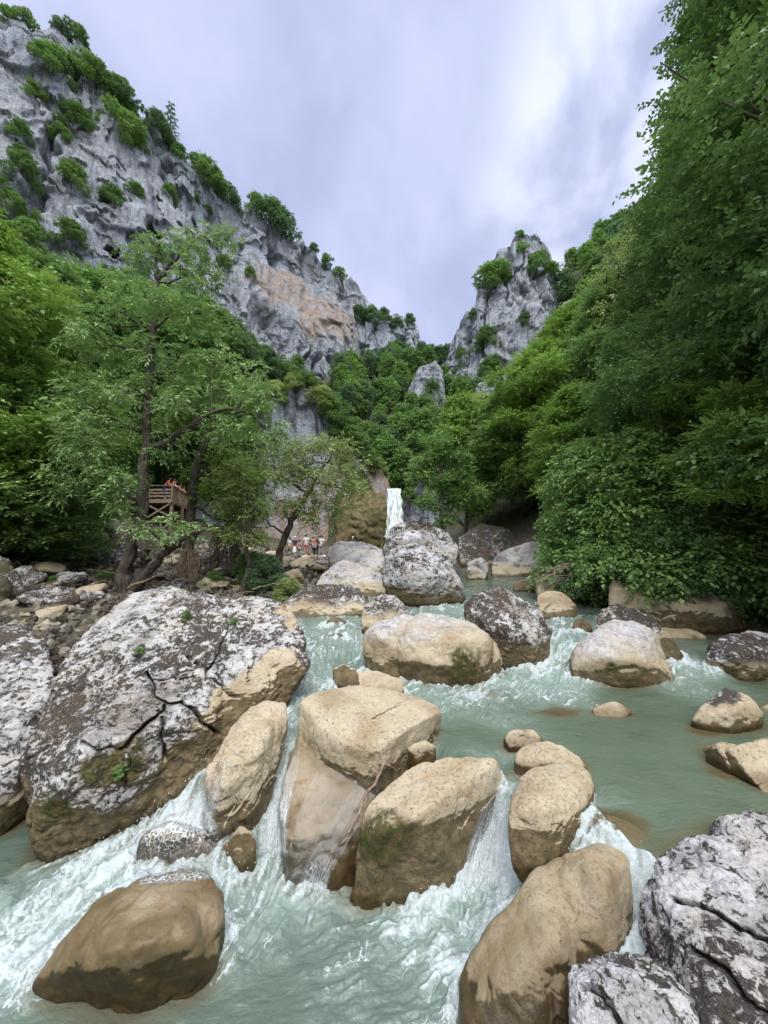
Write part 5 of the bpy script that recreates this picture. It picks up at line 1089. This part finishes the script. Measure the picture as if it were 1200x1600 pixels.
hero('sapling', 'thin dark stemmed sapling left of the leaning riverside tree', [([(384,915,0),(388,880,0),(386,840,0),(396,800,0),(380,760,0)],.09,.03)], [(380,765,0,26),(400,800,0,24),(360,790,0,24),(372,735,0,22),(400,840,0,20),(366,840,0,18)], 12.0, 'leaf_olive', 26, .2, .08, .04, 8, .25, 14, .65, base_px=(384,915))
hero('slim_tree', 'slim green tree with a bare stem standing beside the waterfall', [([(702,885,0),(697,850,0),(690,810,0),(688,760,0),(684,700,0)],.13,.03),([(690,800,0),(665,780,0),(640,770,0)],.035,.012),([(688,770,0),(720,745,0),(745,735,0)],.035,.012)],
 [(684,690,0,22),(665,715,0,22),(705,715,0,24),(662,745,0,18),(690,750,.3,26),(720,745,0,24),(668,785,0,20),(700,785,.2,24),(735,775,0,24),(695,815,.2,18)], 17.0, 'leaf_mid', 36, .26, .10, .055, 8, .2, 15, .5, base_px=(702,885))
for k, (px, D, h, w_, mt, lb) in enumerate([(415,12.2,1.15,1.1,'leaf_blue','grey-green bush at the foot of the riverside tree'),(450,11.4,.8,1.2,'leaf_olive','low straggly bush beside the low crusted ledge rock'),(395,13.2,1.0,1.2,'leaf_mid','green bush left of the grey-green bush on the bank'),
      (165,12.4,.38,1.3,'leaf_mid','tuft of green leaves among stones left of the many-stemmed tree'),(85,11.2,.30,1.3,'leaf_mid','small green plant between the flat slabs of the left bank'),(335,12.2,.5,1.2,'leaf_mid','low green plant by the shaggy foot of the second tree'),(60,17,2.0,1.3,'leaf_dark','dark bush in the shade under the left wood'),(10,15,2.2,1.3,'leaf_dark','dark bush under the yellow-green tree at the left edge'),(120,21,2.4,1.3,'leaf_dark','dark bush before the wooden walkway posts')]):
    p = W(px, 900, D); tree('leafy' if k < 3 or k > 5 else 'shrub', p[0], p[1], h, mt, lb, None, w_, name='bush', cat='bush')

# ------------------------------------------------------------------ stones of the banks
SV = []
for k in range(12):
    g = np.random.default_rng(900+k); pts = g.normal(size=(11, 3)); pts /= np.linalg.norm(pts, axis=1)[:, None]; pts *= np.array((g.uniform(.8, 1.3), g.uniform(.7, 1), g.uniform(.45, .75)))*g.uniform(.8, 1.1, (11, 1))
    hl = Hull(pts, 16); cr = k % 3 != 0
    SV.append(rock_mesh('stone', [hl], M['rock_crust' if k % 2 else 'rock'], 5, 1.6, -.35, amp=.8, kind='crust' if cr else 'smooth', stain_h=.1, crust_h=-.3 if cr else 1, spots=.65, brown=.7, seed=900+k, moss_all=.5 if k % 4 == 1 else 0))
SL = {0: 'angular stone lying among many on the stony left bank', 1: 'small stone on the bare ground of the right bank'}
def stone(x, y, s, label, group, k=None, zo=.1, name='stone'):
    o = link(name, SV[_hk.randrange(12) if k is None else k]); o.location = (x, y, ground(x, y)+zo*s); o.rotation_euler = (_hk.uniform(-.3, .3), _hk.uniform(-.3, .3), _hk.uniform(0, 6.28)); o.scale = (s*_hk.uniform(.8, 1.25), s*_hk.uniform(.8, 1.25), s*_hk.uniform(.7, 1.1)); return tag(o, label, 'stone', group)
cnt = 0
while cnt < 285:
    D = 6.4+24*_hk.random()**1.6; px = _hk.uniform(-60, 600); p = W(px, 900, D); xl = float(np.interp(D, _TY, [s[1] for s in ST]))
    if p[0] > xl-.1 or p[0] < -17: continue
    s = _hk.choice([.10, .13, .17, .2, .28, .36, .5])*(1+D*.028)
    stone(p[0], p[1], s, SL[0], 'stones strewn over the left bank'); cnt += 1
for k in range(34):
    D = _hk.uniform(9, 26); xr = float(np.interp(D, _TY, [s[2] for s in ST])); stone(xr+_hk.uniform(-.6, 1.2), D, _hk.uniform(.15, .5), 'shaded stone along the foot of the right bank under the bushes', 'stones along the right bank')
# rubble too small and too plentiful to count
D_, T_ = ico(2); n = 9000; Dg = 6.2+26*rng.random(n)**1.5; xg = np.interp(Dg, _TY, [s[1] for s in ST])-14*rng.random(n)**1.3+.5; sg_ = rng.uniform(.02, .085, n)*(1+Dg*.03); zg_ = terr(xg, Dg)
Vr = D_[None]*sg_[:, None, None]*rng.uniform(.6, 1.3, (n, 1, 3))*(1+.5*(rng.random((n, len(D_), 1))-.5)); Vr = Vr+np.stack([xg, Dg, zg_+sg_*.25], -1)[:, None]
tag(link('rubble', mesh_np('rubble', Vr.reshape(-1, 3), (T_[None]+(np.arange(n)*len(D_))[:, None, None]).reshape(-1, 3), M['rubble'], dict(tint=np.repeat(rng.random(n), len(D_))), smooth=False)), 'fine stone rubble covering the left bank', 'rubble', kind='stuff')
for px, py, D, s, k, lb in [(165,880,15.5,1.25,1,'big dark crusted boulder under the deck left of the many-stemmed tree'),(152,850,19,.95,6,'boxy pale-topped boulder below the wooden deck'),(60,915,12,.8,3,'low rock on the left bank behind the tall crusted boulder'),(110,925,11.5,.7,7,'crusted rock on the left bank in line with the driftwood stump'),
    (70,950,10,.6,1,'flat crusted slab on the left bank nearest the largest boulder'),(140,955,9.6,.5,7,'flat dark slab against the back of the largest boulder'),(250,905,13,.75,5,'crusted rock between the stems of the two trees'),(345,870,17,1.15,11,'large rounded rock right of the shaggy tree foot'),(365,900,13.5,.7,1,'dark rock at the foot of the sapling'),
    (330,915,12.3,.6,9,'yellowish stone right of the shaggy tree foot'),(440,890,17,.9,3,'tan boulder under the feet of the crowd, left one'),(475,888,18,1.0,9,'tan boulder under the feet of the crowd, middle one'),(500,890,16.5,.6,6,'tan boulder under the feet of the crowd, right one'),(455,905,14.5,.7,0,'cream boulder below the crowd beside the straggly bush'),(20,935,10.5,.9,5,'mossy rock at the left edge behind the tall crusted boulder'),(215,895,14,.7,7,'rock behind the many stems of the feathery tree')]:
    p = W(px, py, D); o = stone(p[0], p[1], s, lb, None, k, .25, 'boulder'); o['category'] = 'boulder'; o.location.z = max(o.location.z, p[2]-.35*s)

# ------------------------------------------------------------------ driftwood
def branch(name, pts, r, label, cat, group=None, seed=1, forks=3, mat='dead'):
    g = np.random.default_rng(seed); P = np.array(pts, float); o0 = P[0].copy(); P = P-o0; mb = MB(); n = len(P)*4; s = np.linspace(0, len(P)-1, n); Q = np.stack([np.interp(s, np.arange(len(P)), P[:, k]) for k in range(3)], -1); Ln = np.linalg.norm(P[-1]-P[0])
    Q[1:-1] += g.normal(0, Ln*.012, (n-2, 3)); mb.tube(Q, np.linspace(r, r*.35, n), 7, rough=.5, seed=seed)
    for _ in range(forks):
        j = g.integers(n//4, n-2); e = Q[j]+nrmz((Q[-1]-Q[0])/Ln+g.normal(0, .6, 3))*Ln*g.uniform(.12, .3); mb.tube([Q[j], (Q[j]+e)/2+g.normal(0, Ln*.02, 3), e], [r*.45, r*.3, r*.12], 5)
    return tag(mb.build(name, M[mat], None, loc=o0), label, cat, group)
def hit(px, py, lift=.0):
    o = Vector((0, 0, H)); h = BV.ray_cast(o, (Vector(W(px, py, 5))-o).normalized()); p = np.array(h[0]) if h[0] else WZ(px, py, PZ); n = np.array(h[1]) if h[0] else np.array((0, 0, 1.)); n = n if n@(np.array((0, 0, H))-p) > 0 else -n
    return p+n*lift
branch('dead_twig', [hit(580,1124,.012), hit(603,1112,.014), hit(628,1100,.02)], .007, 'dry brown twig lying on the flat-topped cream rock', 'twig', seed=3, forks=4)
branch('driftwood_branch', [hit(598,1190,.03), hit(588,1215,.04), hit(570,1245,.05), hit(552,1290,.03), hit(530,1320,.02)], .016, 'thin dark branch caught between the wet slab and the centre block', 'branch', seed=4, forks=2)
branch('driftwood_branch', [hit(590,1192,.03), hit(606,1194,.04), hit(618,1202,.02)], .014, 'short broken stick at the top of the thin caught branch', 'branch', seed=5, forks=1)
p = W(55, 965, 9.4); branch('driftwood_stump', [p+(0, 0, -.3), p+(.03, 0, .35), p+(-.05, .05, .62)], .075, 'pale broken stump standing upright near the left edge', 'stump', seed=6, forks=2)
for k in range(60):
    D = _hk.uniform(9.5, 22); px = _hk.uniform(-20, 520); p = W(px, 900, D); xl = float(np.interp(D, _TY, [s[1] for s in ST]))
    if p[0] > xl-.3: continue
    z = ground(p[0], p[1])+_hk.uniform(.1, .35); a = _hk.uniform(0, 6.28); L = _hk.uniform(.5, 1.6); e = np.array((math.cos(a)*L, math.sin(a)*L, _hk.uniform(-.25, .5))); b_ = np.array((p[0], p[1], z))
    branch('driftwood_branch', [b_, b_+e*.5+(0, 0, .08), b_+e], _hk.uniform(.012, .035), 'dry stick left by floods among the stones of the left bank', 'branch', 'driftwood sticks on the left bank', seed=k+20, forks=4)
for k in range(26):
    px = _hk.uniform(880, 1120); D = _hk.uniform(9.6, 11.5); b_ = W(px, _hk.uniform(872, 900), D); a = _hk.uniform(2.6, 3.8); L = _hk.uniform(.7, 1.7); e = np.array((math.cos(a)*L, -abs(math.sin(a))*L*.5-.2, _hk.uniform(-.5, .1)))
    branch('hanging_branch', [b_, b_+e*.5+(0, 0, .06), b_+e], _hk.uniform(.008, .02), 'bare twig hanging over the long shaded boulder from the bushes', 'branch', 'bare twigs over the shaded boulder', seed=k+120, forks=5)
# shaggy flood debris hung on the foot of the second tree and next to it
for (px, D, w_, h_, lb) in [(293,12.4,.32,1.3,'curtain of dead roots and straw hung on the shaggy foot of the second tree'),(352,15,.7,1.8,'mat of dead grey roots and straw hanging beside the large rounded rock')]:
    mb = MB(); g = np.random.default_rng(int(px)); b_ = W(px, 905, D); b_[2] = ground(b_[0], b_[1])
    for k in range(240):
        a = g.uniform(0, 6.28); x, y = math.cos(a)*w_*g.uniform(.5, 1), math.sin(a)*w_*.6*g.uniform(.5, 1); z1 = h_*g.uniform(.4, 1); L = g.uniform(.3, .7)*h_; z0 = max(z1-L, .0)
        mb.tube([(x*.7, y*.7, z1), (x+g.normal(0, .04), y+g.normal(0, .04), (z0+z1)/2), (x*1.15+g.normal(0, .06), y*1.15, z0)], [.010, .008, .004], 4, cap=False)
    tag(mb.build('flood_debris', M['dead'], None, loc=b_), lb, 'debris')
# little plants rooted on the largest boulder
for k, (px, py) in enumerate([(215,945),(300,960),(292,967),(218,1022),(372,958),(236,935),(365,975),(186,1212)]):
    p = hit(px, py, -.005); tree('shrub', p[0], p[1], .10+.02*(k % 3), 'leaf_mid', 'tiny green plant rooted in the crust of the largest boulder', 'tiny plants on the largest boulder', 1.1, z=p[2]-.01, name='small_plant', cat='plant')

# ------------------------------------------------------------------ wooden viewing deck
m, t = mat_new('weathered_timber'); ob = t.n('ShaderNodeTexCoord').outputs['Object']; n_ = t.noise(t.mapping(ob, (1, 1, 6)), 3, 5, .7)
out(t, t.n('ShaderNodeBsdfPrincipled', {'Base Color': t.mix(t.ramp(n_, .35, .65), (.10, .075, .052), (.30, .235, .165)), 'Roughness': .8}).outputs[0]); M['wood'] = m
A = np.array((-16.4, 29.0)); B = np.array((-24.0, 29.6)); C_ = np.array((-18.6, 36.0)); E = np.array((-26, 36.5)); FZ = 6.65
deck = empty('viewing_deck', (A[0], A[1], ground(*A)), 'raised wooden viewing deck on braced timber legs behind the stems of the feathery tree', 'viewing deck')
o3 = np.array(deck.location)
def v3(p, z): return np.array((p[0], p[1], z))-o3
mb = MB()
for k in range(40):
    u = (k+.5)/40; mb.beam(v3(A*(1-u)+B*u, FZ), v3(C_*(1-u)+E*u, FZ), .17, .05)
mb.build('deck_floor', M['wood'], deck, smooth=False)
for p, q in ((A, B), (A, C_), (C_, E)): mb = MB(); mb.beam(v3(p, FZ-.16), v3(q, FZ-.16), .12, .24); mb.build('beam', M['wood'], deck, smooth=False)
def railing(p, q, horiz, n, parent, off, z):
    r = MB(); w3 = lambda u, z_: np.array((*(p*(1-u)+q*u), z_))-off
    r.beam(w3(0, z+1.08), w3(1, z+1.08), .12, .05)
    if horiz:
        for zz2 in (.25, .5, .75): r.beam(w3(0, z+zz2), w3(1, z+zz2), .04, .15)
    rl = r.build('railing', M['wood'], parent, smooth=False)
    for k in range(n+1):
        pm = MB(); pm.beam(w3(k/n, z-.2), w3(k/n, z+1.05), .10 if horiz else .08, .10 if horiz else .05); x = pm.build('baluster', M['wood'], rl, smooth=False)
railing(A, B, True, 4, deck, o3, FZ); railing(A, C_, False, 16, deck, o3, FZ)
for (x, y) in [(-16.5,29.2),(-18.7,29.3),(-20.6,29.4),(-23.6,29.6),(-17.4,32.4),(-19.8,32.6),(-22.4,32.8),(-18.5,35.6),(-21.5,35.8)]:
    pm = MB(); pm.beam(v3((x, y), ground(x, y)-.3), v3((x, y), FZ-.28), .19, .19); pm.build('post', M['wood'], deck, smooth=False)
for (x0, y0, z0, x1, y1, z1) in [(-16.5,29.2,5.3,-18.7,29.3,FZ-.25),(-18.7,29.3,5.0,-16.5,29.15,FZ-.3),(-16.5,29.2,4.9,-20.6,29.4,4.9),(-20.6,29.4,4.9,-23.6,29.6,4.9),(-16.5,29.2,3.2,-18.7,29.3,4.8),(-18.7,29.3,3.2,-16.5,29.2,4.8),(-18.7,29.3,3.0,-20.6,29.4,4.8),(-20.6,29.4,3.0,-18.7,29.3,4.8),(-16.5,29.2,3.1,-20.6,29.4,3.1),(-17.4,32.4,3.4,-19.8,32.6,5.4),(-19.8,32.6,3.4,-17.4,32.4,5.4),(-20.6,29.4,3.2,-23.6,29.6,4.8)]:
    pm = MB(); pm.beam(v3((x0, y0-.12), z0), v3((x1, y1-.12), z1), .07, .13); pm.build('brace', M['wood'], deck, smooth=False)
wk = empty('wooden_walkway', (-26, 31, ground(-26, 31)), 'dark lower wooden walkway in the shade left of the viewing deck', 'walkway'); o3 = np.array(wk.location)
mb = MB(); mb.beam(v3((-24.2, 30.6), 4.9), v3((-32, 32), 5.3), 1.6, .12); mb.build('deck_floor', M['wood'], wk, smooth=False); railing(np.array((-24.2, 29.7)), np.array((-32, 31.2)), True, 6, wk, o3, 4.95)
for k in range(5):
    x, y = -24.4-1.8*k, 29.9+.33*k; pm = MB(); pm.beam(v3((x, y), ground(x, y)-.4), v3((x, y), 4.85), .16, .16); pm.build('post', M['wood'], wk, smooth=False)

# ------------------------------------------------------------------ people
def flat_mat(name, c, r=.8):
    m, t = mat_new(name); ob = t.n('ShaderNodeTexCoord').outputs['Object']; n_ = t.noise(ob, 14, 4, .6)
    out(t, t.n('ShaderNodeBsdfPrincipled', {'Base Color': t.mix(t.ramp(n_, .3, .7), tuple(x*.8 for x in c), c), 'Roughness': r}).outputs[0]); return m
CLO = {k: flat_mat('cloth_'+k, v) for k, v in dict(white=(.75, .75, .77), navy=(.03, .04, .09), black=(.02, .02, .025), red=(.42, .045, .035), teal=(.18, .38, .36), blue=(.06, .12, .28), grey=(.35, .36, .38), khaki=(.30, .25, .17), pink=(.5, .25, .25), orange=(.55, .22, .06)).items()}
SKIN = flat_mat('skin', (.42, .25, .17), .55); HAIR = flat_mat('hair', (.035, .022, .015), .6)
def skin_obj(name, nodes, edges, rad, mat, parent, sub=1):
    me = bpy.data.meshes.new(name); me.from_pydata([tuple(n) for n in nodes], edges, []); o = bpy.data.objects.new(name, me); col.objects.link(o)
    md = o.modifiers.new('s', 'SKIN'); me.skin_vertices[0].data[0].use_root = True
    for i, r in enumerate(rad): me.skin_vertices[0].data[i].radius = (r, r) if not hasattr(r, '__len__') else r
    md.use_smooth_shade = True; s = o.modifiers.new('u', 'SUBSURF'); s.levels = sub; s.render_levels = sub
    dg = bpy.context.evaluated_depsgraph_get(); m2 = bpy.data.meshes.new_from_object(o.evaluated_get(dg)); o.modifiers.clear(); o.data = m2; bpy.data.meshes.remove(me)
    m2.materials.clear(); m2.materials.append(mat); m2.name = name; o.parent = parent; return o
def person(x, y, z, face, label, top, bottom, pose='stand', hgt=1.7, group=None, long=False):
    root = empty('person', (x, y, z), label, 'person', group, face, hgt/1.7); a = np.array
    lean = {'lean': .55, 'stoop': .6}.get(pose, 0.0); dz = 0
    pel = a((0, 0, .93)); L = lambda s: s
    def up(d, side=0):  # point up the trunk, leaning forward (+y)
        return pel+a((side, math.sin(lean)*d, math.cos(lean)*d))
    sit = pose == 'sit'
    if sit: pel = a((0, 0, .12))
    spine, chest, neck, hb, hd = up(.22), up(.40), up(.53), up(.60), up(.70)
    sh = [up(.47, s*.19) for s in (-1, 1)]
    if pose == 'stand': el = [a((s*.25, -.02, 1.13)) for s in (-1, 1)]; wr = [a((s*.25, .10, .90)) for s in (-1, 1)]
    elif sit: el = [a((s*.24, .12, .42)) for s in (-1, 1)]; wr = [a((s*.14, .34, .45)) for s in (-1, 1)]
    else: el = [sh[i]+a((s*.06, .14, -.22)) for i, s in enumerate((-1, 1))]; wr = [el[i]+a((-s*.05, .22, -.02)) for i, s in enumerate((-1, 1))]
    hn = [w_+nrmz(w_-e)*.11 for w_, e in zip(wr, el)]
    hip = [pel+a((s*.10, 0, -.04)) for s in (-1, 1)]
    if sit: kn = [a((s*.14, .42, .42)) for s in (-1, 1)]; an = [a((s*.13, .50, .06)) for s in (-1, 1)]
    else: kn = [a((s*.11, .03+.04*s, .50)) for s in (-1, 1)]; an = [a((s*.12, -.02+.07*s, .09)) for s in (-1, 1)]
    to = [k+a((0, .15, -.05)) for k in an]
    nodes = [pel, spine, chest, neck, hb, hd]+[q for i in (0, 1) for q in (sh[i], el[i], wr[i], hn[i], hip[i], kn[i], an[i], to[i])]
    rad = [(.14, .11), (.12, .10), (.15, .11), .055, .07, (.085, .10)]+[r for i in (0, 1) for r in (.065, .045, .03, .038, .09, .062, .042, .035)]
    ed = [(0, 1), (1, 2), (2, 3), (3, 4), (4, 5)]
    for b in (6, 14): ed += [(2, b), (b, b+1), (b+1, b+2), (b+2, b+3), (0, b+4), (b+4, b+5), (b+5, b+6), (b+6, b+7)]
    skin_obj('body', nodes, ed, rad, SKIN, root)
    hm = [sh[i]*.35+el[i]*.65 for i in (0, 1)]
    skin_obj('shirt', [spine, chest, up(.50), sh[0], hm[0], sh[1], hm[1], up(.04)], [(0, 1), (1, 2), (1, 3), (3, 4), (1, 5), (5, 6), (0, 7)], [(.15, .125), (.18, .135), .085, .085, .062, .085, .062, (.165, .13)], CLO[top], root)
    if long: skin_obj('skirt', [pel, (hip[0]+hip[1])/2-a((0, 0, .3)), a((0, .02, .18))], [(0, 1), (1, 2)], [(.165, .13), (.19, .16), (.24, .2)], CLO[bottom], root)
    else: skin_obj('trousers', [pel, hip[0], kn[0], an[0]*.8+kn[0]*.2, hip[1], kn[1], an[1]*.8+kn[1]*.2], [(0, 1), (1, 2), (2, 3), (0, 4), (4, 5), (5, 6)], [(.16, .125), .105, .078, .062, .105, .078, .062], CLO[bottom], root)
    D_, T_ = ico(3); hv = D_*np.array((.098, .112, .105)); hv[:, 2] = np.where(D_[:, 2] < -.1, -.012-.02*(D_[:, 1] < 0), hv[:, 2]); hv[:, 1] -= .018; hv += hd+a((0, 0, .025))
    me = mesh_np('hair', hv, T_, HAIR if top != 'navy' else CLO['white']); link('hair', me, root)
    return root
zg = 2.0
for k, (px, py, D, top, bot, pose, fc, hg, lg, lb) in enumerate([
    (439,868,36,'teal','grey','sit',2.6,1.7,False,'person in pale teal crouching at the left end of the crowd by the waterfall'),
    (452,870,36,'white','black','stand',2.2,1.65,True,'person in a white top and long black skirt in the crowd'),
    (460,869,36,'navy','white','stand',3.3,1.68,True,'person in a dark top with a white headscarf and long pale skirt'),
    (467,869,36.5,'pink','grey','stand',.5,1.4,False,'child in pink beside the person with the white headscarf'),
    (478,866,37,'white','pink','stand',.1,1.75,False,'tall person in a white shirt and short pinkish trousers in the crowd'),
    (489,866,38.5,'orange','khaki','stand',2.9,1.6,False,'person in orange half hidden in the middle of the crowd'),
    (491,872,35,'blue','black','stoop',1.2,1.6,False,'person in a blue top bending forward in front of the crowd'),
    (498,868,37,'black','black','stand',3.0,1.75,False,'person all in black right of the bending person'),
    (502,868,36,'white','grey','stand',-.4,1.72,False,'person in a white shirt and pale trousers at the right of the crowd'),
    (520,868,36,'white','khaki','sit',.8,1.6,False,'person in white sitting low, farthest right of the shore crowd'),
    (539,864,41,'black','black','stand',0,1.55,False,'left of two dark heads behind the flat pale boulder'),
    (551,863,41,'navy','black','stand',.3,1.55,False,'right of two dark heads behind the flat pale boulder'),
    (313,868,28,'grey','navy','sit',-.8,1.7,False,'person in grey sitting on the stones right of the shaggy tree'),
    (321,869,28.5,'white','black','sit',-1.2,1.6,False,'person in white sitting next to the person in grey'),
    (331,870,29,'white','grey','sit',1.2,1.6,False,'person sitting a little apart, right of the two sitting people')]):
    D *= .88 if px > 430 else 1
    p = W(px, py+1.5, D); person(p[0], p[1], p[2], fc, lb, top, bot, pose, hg, None, lg)
    if py < 880:   # the rock shelf they stand on
        o = link('stone', SV[(k*5) % 12]); o.location = (p[0], p[1]+.1, p[2]-.52); o.scale = (1.1, 1.1, .75); o.rotation_euler.z = k; tag(o, 'rock shelf under the feet of the people by the waterfall', 'stone', 'rocks under the people')
rd_ = C_-A; ang = math.atan2(rd_[1], rd_[0])
for u, off, top, bot, hg, lb in [(-.03,-.75,'red','navy',1.7,'person in a red top at the corner of the viewing deck'),(.10,-.42,'red','black',1.72,'second person in red leaning on the deck railing behind the first'),(.16,-.40,'white','navy',1.68,'person in a white shirt leaning over the deck railing'),(.42,-.40,'pink','grey',1.7,'person in pink leaning over the deck railing beyond the white shirt'),(.62,-.40,'black','navy',1.7,'farthest person leaning over the deck railing')]:
    p = A*(1-u)+C_*u+np.array((off, .35 if u < 0 else 0)); person(p[0], p[1], FZ+.03, -math.pi/2+.3, lb, top, bot, 'lean', hg)
# ------------------------------------------------------------------ wording: tell the members of the smaller groups apart by their order across the view
ORD = 'first second third fourth fifth sixth seventh eighth ninth tenth eleventh twelfth thirteenth fourteenth fifteenth sixteenth seventeenth eighteenth nineteenth twentieth twenty-first twenty-second twenty-third twenty-fourth twenty-fifth twenty-sixth twenty-seventh twenty-eighth twenty-ninth thirtieth thirty-first thirty-second thirty-third thirty-fourth'.split()
NOUN = {'trees of the wood below the left wall': 'of the trees on the slope below the huge left wall',
 'bushy trees on the slope above the lower crag': 'of the bushy trees above the lower grey crag', 'trees on the right-hand bank': '', 'tall trees on the right-hand bank': 'of the tall dark trees closing the right side',
 'skyline trees on the saddle': 'of the small skyline trees between the two cliffs', 'shrubs on the rim of the left wall': 'of the shrubs along the rim of the huge left wall',
 'shrubs on the face of the left wall': 'of the shrubs on the face of the huge left wall', 'shrubs on the grey buttress': 'of the shrubs on the far grey buttress', 'shrubs on the pinnacle': 'of the shrubs on the grey pinnacle',
 'bushes on the lower crag': 'of the bushes down the lower grey crag', 'bushes right of the waterfall': 'of the bushes on the rock wall right of the waterfall', 'stones along the right bank': 'of the shaded stones at the foot of the right bank',
 'bare twigs over the shaded boulder': 'of the bare twigs over the long shaded boulder', 'tiny plants on the largest boulder': 'of the tiny plants on the largest boulder', 'rocks under the people': 'of the rocks under the people by the waterfall'}
by = {}
for o in col.objects:
    if o.parent is None and 'group' in o.keys() and o['group'] in NOUN: by.setdefault(o['group'], []).append(o)
for gname, L in by.items():
    L.sort(key=lambda o: o.location.x/max(o.location.y, .1))
    if len(L) <= len(ORD):
        for k, o in enumerate(L):
            w_ = 'leftmost' if k == 0 else 'rightmost' if k == len(L)-1 else ORD[k]+' from the left'
            o['label'] = w_+' '+NOUN[gname]
